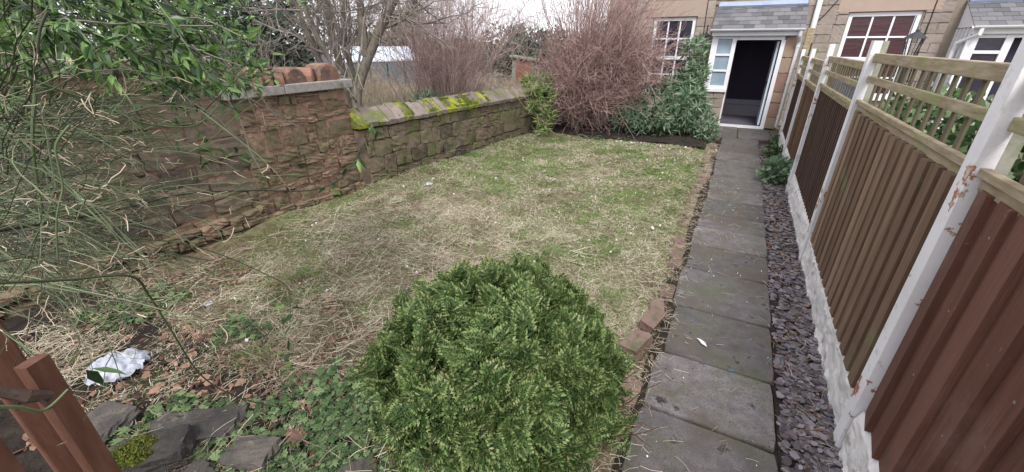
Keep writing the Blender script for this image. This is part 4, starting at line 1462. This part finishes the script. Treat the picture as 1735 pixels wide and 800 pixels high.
gs = thing('evergreen_shrub', 'spreading blue-green narrow-leaved shrub with a tall arm in front of the cottage window', 'shrub', (-1.3, 9.0, 0))
mb = MB()
for (cx, cy, cz, rx, ry, rz_, n_) in ((-1.0, -.1, .5, .4, .3, .36, 360), (-.5, -.25, .38, .45, .35, .36, 420), (.05, -.15, .42, .42, .33, .42, 440), (.5, -.05, .6, .34, .28, .5, 460), (.52, .1, 1.12, .2, .2, .42, 260),
                                      (.42, .15, 1.6, .16, .16, .22, 90), (-.25, .25, .75, .4, .25, .25, 160), (.2, .15, .85, .25, .22, .28, 140), (-1.45, .1, .42, .25, .25, .3, 150), (.8, -.1, .3, .25, .25, .28, 130)):
    whorls(mb, (cx, cy, cz), (rx, ry, rz_), int(n_ * .45), .17)
mb.build('foliage', m_leafblue, gs)
mb = MB()
S = np.c_[rng.normal(0, .35, 60), rng.normal(.1, .1, 60), np.zeros(60)]
bush_twigs(mb, S, np.c_[rng.normal(-.1, .25, 60), rng.normal(-.05, .15, 60), np.ones(60)], .5, .009, [3], .15, (0, 0, .03))
mb.build('stem', m_twig, gs)

ws = thing('yellow_green_shrub', 'small yellow-green narrow-leaved shrub leaning over the far end of the low wall', 'shrub', (-3.4, 7.75, 0))
mb = MB()
for (c_, r_, n_) in (((0, 0, .75), (.3, .32, .28), 90), ((.08, -.08, .42), (.2, .2, .22), 45), ((-.15, .1, 1.0), (.26, .25, .15), 40), ((.15, -.15, .15), (.14, .14, .14), 16)):
    whorls(mb, c_, r_, n_, .15)
mb.build('foliage', m_leafyel, ws)
mb = MB()
bush_twigs(mb, np.zeros((8, 3)) + rng.normal(0, .03, (8, 3)), np.c_[rng.normal(0, .3, (8, 2)), np.ones(8)], .8, .008, [3], .15, (0, 0, 0))
mb.build('stem', m_twig, ws)

rs = thing('twiggy_shrub', 'big leafless red-brown twiggy shrub on a thick stump in front of the cottage', 'shrub', (-2.96, 8.75, 0))
mb = MB()
N = 26
trunkP = curves(rng.normal(0, .07, (N, 3)) * [1, 1, 0], np.c_[rng.normal(0, .16, (N, 2)), np.ones(N)], .5, 5, .05)
mb.tubes(trunkP, np.linspace(.06, .035, 5), 7)
mb.build('trunk', m_bark, rs, smooth=True)
mb = MB()
N = 230
S = trunkP[rng.integers(0, 26, N), rng.integers(2, 5, N)]
D = norm(np.c_[np.stack([rng.normal(.32, .6, N), rng.normal(0, .5, N)], 1), rng.uniform(.25, 1.1, N)])
P = curves(S, D, rng.uniform(.9, 2.0, N), 8, .13, (0, 0, .05))
mb.tubes(P, np.linspace(.008, .003, 8), 4)
Px = curves(trunkP[rng.integers(0, 26, 110), 4], norm(np.c_[rng.normal(1.0, .3, 110), rng.normal(.1, .15, 110), rng.uniform(.5, 1.1, 110)]), rng.uniform(1.2, 2.1, 110), 8, .1, (0, 0, .02))
P = np.concatenate([P, Px])
mb.tubes(Px, np.linspace(.007, .003, 8), 4)
S2, D2 = children(P, 7, .15, 1, .75)
P2 = curves(S2, D2, rng.uniform(.35, .9, len(S2)), 6, .24, (0, 0, .02))
mb.tubes(P2, np.linspace(.0042, .0022, 6), 3)
S3, D3 = children(P2, 4, .1, 1, .9)
P3 = curves(S3, D3, rng.uniform(.15, .45, len(S3)), 4, .3, (0, 0, -.02))
mb.tubes(P3, np.linspace(.003, .0016, 4), 3)
# long whips
N = 200
Pw = curves(np.tile([0, 0, .5], (N, 1)) + rng.normal(0, .12, (N, 3)), np.c_[rng.normal(.15, .3, (N, 2)), np.ones(N)], rng.uniform(2, 3.2, N), 8, .05)
mb.tubes(Pw, np.linspace(.007, .002, 8), 3)
S4, D4 = children(Pw, 7, .3, 1, .45)
P4 = curves(S4, D4 + [0, 0, .3], rng.uniform(.3, .8, len(S4)), 5, .12, (0, 0, .04))
mb.tubes(P4, np.linspace(.0035, .0018, 5), 3)
mb.build('branches', m_redtwig, rs)

# ------------------------------------------------------------------ neighbour's garden to the left
N0 = .27
tr = thing('bare_tree', 'bare many-stemmed grey tree leaning right behind the coping bricks on the wall', 'tree', (-5.55, 5.0, N0))
mb = MB()
base_ = np.array([-5.55, 5.0, N0])


def limb(mb, pts, r0, r1, k=8):
    P = np.array(pts, float)
    t = np.linspace(0, len(P) - 1, 14)
    i = np.minimum(t.astype(int), len(P) - 2)
    f = (t - i)[:, None]
    Q = P[i] * (1 - f) + P[i + 1] * f
    Q[1:-1] = (Q[:-2] + 2 * Q[1:-1] + Q[2:]) / 4
    Q = Q + rng.normal(0, .012, Q.shape)
    mb.tubes(Q, np.linspace(r0, r1, 14), k)
    return Q


L_ = []
tl = lambda px, py, d=7.5: at(px, py, d) - base_
L_.append(limb(mb, [(.0, 0, 0), tl(603, 148), tl(640, 60), tl(668, 0), tl(700, -90)], .095, .045))
L_.append(limb(mb, [tl(620, 95), tl(614, 40), tl(605, -10), tl(590, -80)], .07, .04))
L_.append(limb(mb, [tl(648, 45), tl(680, 38), tl(700, 10), tl(712, -30)], .035, .02))
L_.append(limb(mb, [(-.1, .0, 0), tl(585, 140, 7.8), tl(565, 70, 7.9), tl(550, 0, 8), tl(530, -90, 8)], .07, .05))
L_.append(limb(mb, [(-.2, -.1, 0), tl(560, 140, 7.4), tl(525, 70, 7.3), tl(495, 0, 7.3), tl(470, -80, 7.3)], .05, .03))
L_.append(limb(mb, [(-.15, -.1, 0), tl(573, 140, 7.2), tl(548, 80, 7.2), tl(515, 20, 7.1), tl(505, -60, 7.1)], .05, .03))
L_.append(limb(mb, [(-.1, .2, 0), tl(595, 120, 8.4), tl(580, 50, 8.4), tl(585, -20, 8.4)], .06, .04))
mb.build('trunk', m_bark, tr, smooth=True)
mb = MB()
allL = np.stack(L_)
S, D = children(allL, 12, .2, 1, .75)
P = curves(S, D, rng.uniform(.4, 1.3, len(S)), 8, .14, (0, 0, .04))
mb.tubes(P, np.linspace(.016, .005, 8), 4)
S, D = children(P, 6, .1, 1, .8)
P = curves(S, D, rng.uniform(.3, .8, len(S)), 6, .2, (0, 0, .02))
mb.tubes(P, np.linspace(.006, .0025, 6), 3)
S, D = children(P, 3, .1, 1, .8)
P = curves(S, D, rng.uniform(.15, .5, len(S)), 4, .25)
mb.tubes(P, np.linspace(.0035, .0018, 4), 3)
mb.build('crown', m_twig, tr)
# slim dark sapling at the wall end
sp2 = thing('sapling', 'thin dark forked sapling rising from behind the end of the tall wall', 'tree', (-4.5, 4.15, N0))
mb = MB()
bs = np.array([-4.5, 4.15, N0])
Q = limb(mb, [(0, 0, 0), at(600, 175, 6.1) - bs, at(605, 120, 6.15) - bs, at(611, 85, 6.2) - bs, at(618, 20, 6.2) - bs], .028, .009, 6)
Q2 = limb(mb, [at(604, 172, 6.1) - bs, at(588, 150, 6.0) - bs, at(575, 120, 6.0) - bs], .02, .012, 6)
mb.build('trunk', m_bark, sp2)
mb = MB()
S, D = children(np.stack([Q, Q2]), 9, .3, 1, .8)
P = curves(S, D, rng.uniform(.2, .6, len(S)), 5, .2)
mb.tubes(P, np.linspace(.005, .002, 5), 3)
mb.build('crown', m_twig, sp2)


def thicket(name, lab, x, y, R, H, N, m, lean=.25, r=.007, cat='shrub', sub=(5, 3)):
    t = thing(name, lab, cat, (x, y, N0))
    mb = MB()
    S = np.c_[rng.normal(0, R * .3, (N, 2)), np.zeros(N)]
    D = norm(np.c_[S[:, :2] / R * .7 + rng.normal(0, lean, (N, 2)), np.ones(N)])
    P = curves(S, D, H * rng.uniform(.6, 1.15, N), 8, .07, (0, 0, .02))
    mb.tubes(P, np.linspace(r, r * .35, 8), 4)
    mb.build('stem', m, t)
    mb = MB()
    rr = r * .5
    for m_ in sub:
        S, D = children(P, m_, .2, 1, .55)
        P = curves(S, D, rng.uniform(.25, .8, len(S)) * H / 2.6, 5, .16, (0, 0, .04))
        mb.tubes(P, np.linspace(rr, rr * .5, 5), 3)
        rr *= .75
    mb.build('twigs', m, t)
    return t


thicket('thicket', 'tall pinkish-brown thicket of upright bare stems behind the middle of the low wall', -5.85, 8.0, 1.2, 2.7, 230, m_thicket)
thicket('thicket', 'looser bare thicket left of the pinkish one, in front of the greenhouse', -7.4, 10.4, 1.1, 1.7, 45, m_thicket)
thicket('thicket', 'sprawling grey bare branches behind the tall wall, left of the bare tree', -6.6, 3.9, 1.1, 1.6, 60, m_twig, .4)
thicket('thicket', 'grey twiggy growth behind the leafy climber at far left', -7.5, 2.2, 1.5, 2.0, 60, m_twig, .35)
thicket('thicket', 'low rusty dead stalks standing before the greenhouse', -8.3, 7.6, 1.2, .9, 160, m_palestem, .35, .005)
thicket('thicket', 'purplish twiggy hedge rising beside the cottage corner', -3.7, 11.9, .7, 1.5, 50, m_thicket)

# tall dead grass beyond the wall
mb = MB()
N = 16000
x, y = rng.uniform(-14, -4.5, N), rng.uniform(1, 14, N)
P = curves(np.c_[x, y, hgt(x, y)], np.c_[rng.normal(0, .35, (N, 2)), np.ones(N)], rng.uniform(.15, .55, N), 4, .12, (0, 0, -.08))
mb.tubes(P, np.linspace(.006, .002, 4), 3)
tag(kind(mb.build('rough_grass', m_trough), 'stuff'), 'long dead rough grass in the garden beyond the wall', 'grass')


def evergreen(name, lab, x, y, z, R, H, N, m, size, tmpl=OVAL, cat='bush', trunk=.05):
    t = thing(name, lab, cat, (x, y, z))
    MB().tubes(curves(np.zeros((1, 3)), [(0, 0, 1)], H * .8, 6, .03), np.linspace(trunk, trunk * .4, 6), 6).build('trunk', m_bark, t)
    mb = MB()
    nb = max(4, int(R * 5))
    for k in range(nb):
        a = rng.random() * 2 * pi
        q = rng.random() ** .5 * R * .6
        hz = H * rng.uniform(.25, .75)
        leaf_blob(mb, (q * cos(a), q * sin(a), hz), (R * .55, R * .55, H * .28), N // nb, tmpl, size, .45, .5, k + 3)
    mb.build('crown', m, t)
    return t


evergreen('evergreen_bush', 'dark ivy-clad evergreen mass behind the small red-doored shed', -7.3, 15.3, .2, 1.9, 2.3, 5200, m_ivy, .12)
evergreen('evergreen_bush', 'dark blue-green evergreen beside the cottage corner, behind the twiggy shrub', -4.7, 13.0, .2, 1.1, 1.9, 3000, m_ivy, .1)
evergreen('evergreen_tree', 'dark green conifer behind the grey bare branches above the coping bricks', -8.6, 5.6, .2, 1.5, 3.3, 5200, m_ivy, .11, cat='tree')
evergreen('evergreen_tree', 'dark evergreen tree behind the climber at the far left', -8.2, 1.0, .2, 1.6, 3.6, 4200, m_ivy, .13, cat='tree')
evergreen('evergreen_bush', 'grey-green leafy bush just behind the low wall below the thicket', -5.15, 6.75, .2, .5, .75, 1100, m_leafblue, .07)
evergreen('evergreen_bush', 'dull olive evergreen behind the greenhouse', -13.2, 14.6, .2, 1.8, 2.9, 2600, m_ivy, .16)
# far trees closing the view
far_l = ['grey bare tree far beyond the tall wall, leftmost of the far row', 'grey bare tree far behind the dark conifer', 'grey bare tree far behind the leaning many-stemmed tree', 'grey bare tree far behind the greenhouse roof',
         'grey bare tree far behind the pinkish thicket', 'low bare tree far away under the open sky']
for i, (px, d_, H) in enumerate(((60, 19, 6), (300, 22, 6.5), (470, 21, 6.5), (590, 26, 5.5), (720, 24, 3.6), (880, 28, 2.6))):
    p = at(px, 140, d_)
    t = thing('bare_tree', far_l[i], 'tree', (p[0], p[1], .2), 0, 'bare trees in the distance')
    mb = MB()
    P = curves(np.zeros((3, 3)), np.c_[rng.normal(0, .2, (3, 2)), np.ones(3)], H * .75, 7, .07)
    mb.tubes(P, np.linspace(.13, .04, 7), 6)
    mb.build('trunk', m_bark, t)
    mb = MB()
    rr = .03
    for m_, l_ in ((12, .4), (7, .22), (5, .12)):
        S, D = children(P, m_, .2, 1, .7)
        P = curves(S, D, H * l_ * rng.uniform(.5, 1.1, len(S)), 5, .18, (0, 0, .05))
        mb.tubes(P, np.linspace(rr, rr * .5, 5), 3)
        rr *= .6
    mb.build('crown', m_twig, t)
# distant hedge
mb = MB()
N = 42000
ang = rng.uniform(RAD(-16), RAD(92), N)
dd = rng.uniform(27, 33, N)
x, y = -np.sin(ang) * dd, np.cos(ang) * dd
hh = 1.1 + 1.1 * vnoise(ang * 14, dd * .1, 1, 95)
P = np.c_[x, y, .1 + rng.random(N) * hh]
mb.scatter(*OVAL, P, rng.normal(0, 1, (N, 3)), rng.normal(0, 1, (N, 3)), rng.uniform(.2, .42, N))
m_farh = mat('far_hedge_leaf', [(.05, .06, .05), (.11, .115, .09), (.17, .15, .13)], .5, 1, 0, rnd='island', k=.6)
tag(kind(mb.build('hedgerow', m_farh), 'stuff'), 'distant hedgerow and woodland edge closing the view beyond the gardens', 'hedge')

# greenhouse
g0 = at(628, 140, 16)
gh = thing('greenhouse', 'pale glass greenhouse with a bluish sloping roof beyond the low wall', 'greenhouse', (g0[0], g0[1], .2), RAD(-25))
W, Ln, He, Hr = .95, 1.5, 1.0, 1.42
fr = MB()
for sx in (-1, 1):
    for yy in np.linspace(-Ln, Ln, 6):
        fr.bar((sx * W, yy, 0), (sx * W, yy, He), .03, .03)
        fr.bar((sx * W, yy, He), (0, yy, Hr), .03, .03)
    fr.bar((sx * W, -Ln, He), (sx * W, Ln, He), .04, .04)
    fr.bar((sx * W, -Ln, .05), (sx * W, Ln, .05), .04, .04)
fr.bar((0, -Ln, Hr), (0, Ln, Hr), .04, .04)
gh.rotation_euler[2] = RAD(-25)
fr.build('frame', m_upvc, gh)
for sx in (-1, 1):
    ys_ = np.linspace(-Ln, Ln, 6)
    for a, b in zip(ys_[:-1], ys_[1:]):
        MB().add([(sx * W, a + .02, .07), (sx * W, b - .02, .07), (sx * W, b - .02, He - .02), (sx * W, a + .02, He - .02)], [(0, 1, 2, 3)]).build('pane', m_ghwall, gh)
        MB().add([(sx * W, a + .02, He + .01), (sx * W, b - .02, He + .01), (0, b - .02, Hr), (0, a + .02, Hr)], [(0, 1, 2, 3)]).build('roof_pane', m_ghglass, gh)
for yy in (-Ln, Ln):
    MB().add([(-W, yy, .07), (W, yy, .07), (W, yy, He), (0, yy, Hr), (-W, yy, He)], [(0, 1, 2, 3, 4)]).build('end_pane', m_ghwall, gh)
# little shed with a red door
s0 = at(890, 140, 15)
sh = thing('garden_shed', 'small pale timber lean-to shed with a red-brown door beyond the low wall', 'shed', (s0[0], s0[1], .2), RAD(24))
sb = MB()
sb.box(-.42, -.3, -.6, -.5, 0, 1.12).box(.2, .3, -.6, -.5, 0, .98).box(-.42, -.36, -.499, .6, 0, 1.05).box(.9, 1.0, -.6, -.5, 0, .88)
sb.box(-.36, 1.0, .5, .6, 0, .9)
sb.build('shed_frame', m_shedw, sh)
MB().add([(-.5, -.68, 1.13), (1.1, -.68, .9), (1.1, .7, .9), (-.5, .7, 1.13), (-.5, -.68, 1.18), (1.1, -.68, .95), (1.1, .7, .95), (-.5, .7, 1.18)],
         [(0, 3, 2, 1), (4, 5, 6, 7), (0, 1, 5, 4), (1, 2, 6, 5), (2, 3, 7, 6), (3, 0, 4, 7)]).build('roof', m_shedw, sh)
for k in range(5):
    MB().box(-.298 + .098 * k, -.204 + .098 * k, -.58, -.55, 0, 1.08 - .014 * k).build('door_board', m_sheddoor, sh)
MB().box(.31, .89, -.56, -.555, .1, .9).build('pane', m_ghwall, sh)

# ------------------------------------------------------------------ neighbour's garden to the right (seen through the trellis)
evergreen('laurel_bush', 'variegated pale green bush seen through the nearest trellis', 1.75, 5.7, 0, .8, 1.4, 4600, m_laurel, .075)
evergreen('laurel_bush', 'variegated bush right of the trellis, behind the nearest white post', 1.4, 3.7, 0, .5, 1.5, 2600, m_laurel, .075)
tag(MB().box(1.15, 1.6, 7.3, 7.8, 0, 1.25).build('wheelie_bin', m_blue, bevel=.03), 'dark blue bin glimpsed through the second trellis', 'bin')
shd = thing('garden_shed', 'dark boarded shed wall behind the trellis at the right edge of the photo', 'shed', (1.25, .2, 0))
for i in range(14):
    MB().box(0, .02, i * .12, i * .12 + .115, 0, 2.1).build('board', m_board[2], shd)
MB().box(.021, 1.2, 0, 1.68, 0, 2.05).build('shed_body', m_dark, shd)

# ------------------------------------------------------------------ gate at the bottom left
GP = at(64, 612, 1.3)
gate = thing('garden_gate', 'open brown painted picket gate at the near left corner', 'gate', (GP[0], GP[1], 0))
gd = np.array([.42, -.9, 0])
gd /= np.linalg.norm(gd)
ga = math.atan2(-gd[0], -gd[1]) * -1
pm = MB().box(-.03, 0, -.024, .024, .1, 1).mesh('picket', m_gate)
ptop = float(GP[2])
for k in range(3):
    o = obj('picket', pm, gate)
    place(o, gd * .15 * k, (0, 0, ga), (1, 1.0 if k == 0 else 1.3, ptop + (0 if k == 0 else .05)))
for zz in (.2, ptop - .62):
    MB().bar(gd * -.03 + [-.045, -.02, zz], gd * .32 + [-.045, -.02, zz], .03, .07).build('rail', m_gate, gate, bevel=.003)
GQ = at(-75, 500, 1.75)
MB().box(-.035, .035, -.04, .04, 0, float(GQ[2])).build('gate_post', m_gate, gate, bevel=.006).location = (GQ[0] - GP[0], GQ[1] - GP[1], 0)
hp = gd * .05 + [.004, 0, ptop - .06]
MB().tubes([hp + [0, .03, -.02], hp + [.008, .0, .01], hp + [0, -.03, .05]], [.011, .016, .01], 7).tubes([hp + [.006, .02, -.045], hp + [.012, .012, .0]], [.006, .006], 5).tubes([hp + [.006, -.02, -.01], hp + [.014, -.012, .03]], [.005, .005], 5).build('hinge', m_hinge, gate)

# ------------------------------------------------------------------ foreground climber and green-stemmed shrub, left
jas = thing('green_stemmed_shrub', 'tangled mass of thin green arching stems with pale dead tips at the left edge', 'shrub', (-2.6, .1, 0))
JB = np.array([-2.6, .1, 0])
Rv = np.array([cos(_y), sin(_y), 0])
mb = MB()
mbp = MB()
N = 270
px0, py0, d0 = rng.uniform(-160, 60, N), 140 + 360 * rng.beta(1.5, 1.5, N), rng.uniform(1.5, 2.7, N)
S = np.array([at(a, b, c) for a, b, c in zip(px0, py0, d0)]) - JB
D = norm(Rv * 1.0 + rng.normal(0, 1, (N, 3)) * [.3, .3, .2] + [0, 0, .05])
P = curves(S, D, rng.uniform(.15, .62, N), 9, .13, (0, 0, -.02))
mb.tubes(P, np.linspace(.0021, .001, 9), 4)
S, D = children(P, 4, .1, 1, .5)
P2 = curves(S, D, rng.uniform(.1, .3, len(S)), 6, .14, (0, 0, -.02))
mb.tubes(P2, np.linspace(.0013, .0008, 6), 3)
S, D = children(P2, 1, .5, 1, .5)
P3 = curves(S, D, rng.uniform(.02, .07, len(S)), 5, .3, (0, 0, -.02))
mbp.tubes(P3, np.linspace(.0011, .0008, 5), 3)


def stem(mb, pts, r, k=6):
    Pp = np.array([at(*p) for p in pts]) - JB
    n_ = len(Pp)
    t = np.linspace(0, n_ - 1, 8 * (n_ - 1) + 1)
    out = []
    for tt in t:           # Catmull-Rom
        i = min(int(tt), n_ - 2)
        f = tt - i
        a, b, c, d_ = Pp[max(i - 1, 0)], Pp[i], Pp[i + 1], Pp[min(i + 2, n_ - 1)]
        out.append(.5 * (2 * b + (c - a) * f + (2 * a - 5 * b + 4 * c - d_) * f * f + (3 * b - a - 3 * c + d_) * f ** 3))
    Q = np.array(out)
    mb.tubes(Q, np.linspace(r, r * .55, len(Q)), k)
    return Q


big = MB()
stem(big, [(-60, 90, 1.5), (80, 145, 1.55), (170, 178, 1.6), (240, 208, 1.65), (320, 215, 1.7), (355, 195, 1.75), (378, 165, 1.8)], .0038)
stem(big, [(-60, 400, 1.4), (80, 378, 1.5), (200, 355, 1.6), (320, 328, 1.75), (434, 323, 1.9), (530, 322, 2.05), (580, 300, 2.15), (610, 255, 2.2), (632, 215, 2.25)], .0036)
stem(big, [(-60, 482, 1.15), (100, 475, 1.2), (220, 468, 1.25), (252, 500, 1.3), (290, 560, 1.3), (340, 635, 1.35), (400, 672, 1.35), (470, 690, 1.4)], .0034)
stem(big, [(-60, 450, 1.5), (80, 430, 1.55), (200, 405, 1.6), (290, 410, 1.65), (370, 430, 1.7), (450, 465, 1.75), (488, 490, 1.8), (492, 545, 1.8)], .003)
stem(big, [(80, 20, 1.3), (68, 50, 1.3), (65, 85, 1.3), (78, 110, 1.32), (88, 132, 1.33)], .003)
stem(big, [(118, 212, 1.2), (95, 245, 1.2), (100, 285, 1.2), (106, 320, 1.2), (96, 370, 1.2), (98, 440, 1.22)], .0026)
stem(big, [(-20, 690, .8), (30, 690, .82), (75, 695, .85), (115, 660, .88)], .003)
stem(big, [(60, 160, 1.4), (55, 230, 1.4), (62, 300, 1.42), (75, 370, 1.45)], .004)
big.build('long_stem', m_greenstem, jas, smooth=True)
mb.build('stem', m_greenstem, jas)
mbp.build('dead_tip', m_palestem, jas)
# leaves at the tip of the longest tendril
mb = MB()
for a, b, c, n_ in ((632, 215, 2.25, 9), (620, 245, 2.22, 7), (605, 270, 2.2, 6), (560, 315, 2.1, 3), (395, 262, 1.9, 6), (352, 262, 1.85, 6), (490, 545, 1.8, 5), (490, 600, 1.75, 5), (495, 520, 1.8, 3), (130, 610, 1.3, 3)):
    p = at(a, b, c) - JB
    Pp = np.repeat(p[None], n_, 0) + rng.normal(0, .02, (n_, 3))
    mb.scatter(*LANCE, Pp, rng.normal(0, 1, (n_, 3)) + [0, 0, -.2], rng.normal(0, .5, (n_, 3)) + [0, 0, 1], rng.uniform(.045, .08, n_))
kind(mb.build('foliage', m_leaf, jas), 'stuff')

cl_ = thing('leafy_climber', 'leafy green climber hanging over the tall wall at the upper left', 'climber', (-2.9, .6, 0))
CB = np.array([-2.9, .6, 0])
mb = MB()
N = 120
u_ = rng.random(N)
px0 = rng.uniform(-120, 330, N)
py0 = rng.uniform(-120, 70, N)
d0 = rng.uniform(1.6, 3.0, N)
S = np.array([at(a, b, c) for a, b, c in zip(px0, py0, d0)]) - CB
D = norm(Rv * .6 + rng.normal(0, .4, (N, 3)) + [0, 0, -.2])
P = curves(S, D, rng.uniform(.2, .6, N), 9, .2, (0, 0, -.05))
mb.tubes(P, np.linspace(.0024, .0012, 9), 4)
mb.build('stem', m_greenstem, cl_)
S, D = children(P, 34, 0, 1, .9)
mb = MB()
pix_ok = np.ones(len(S), bool)
mb.scatter(*LANCE, S, D + [0, 0, -.25], rng.normal(0, .5, S.shape) + [0, -.2, 1], rng.uniform(.026, .055, len(S)))
# clump that sits on the wall beside the slab
C0 = at(355, 130, 3.2) - CB
leaf_blob(mb, C0, (.35, .35, .1), 520, LANCE, .06, .2, .5, 8)
C1 = at(150, 40, 2.6) - CB
leaf_blob(mb, C1, (.55, .7, .22), 1100, LANCE, .055, .1, .5, 9)
C2 = at(395, 62, 2.9) - CB
leaf_blob(mb, C2, (.16, .2, .05), 60, LANCE, .06, .1, .5, 12)
mb.build('foliage', m_leaf, cl_)
mb = MB()
N = 18
S = np.array([at(a, b, c) for a, b, c in zip(rng.uniform(0, 250, N), rng.uniform(-60, 60, N), rng.uniform(1.8, 3, N))]) - CB
P = curves(S, Rv * .7 + rng.normal(0, .5, (N, 3)) + [0, 0, -.5], rng.uniform(.4, .9, N), 8, .15)
mb.tubes(P, np.linspace(.004, .002, 8), 4)
mb.build('woody_stem', m_bark, cl_)
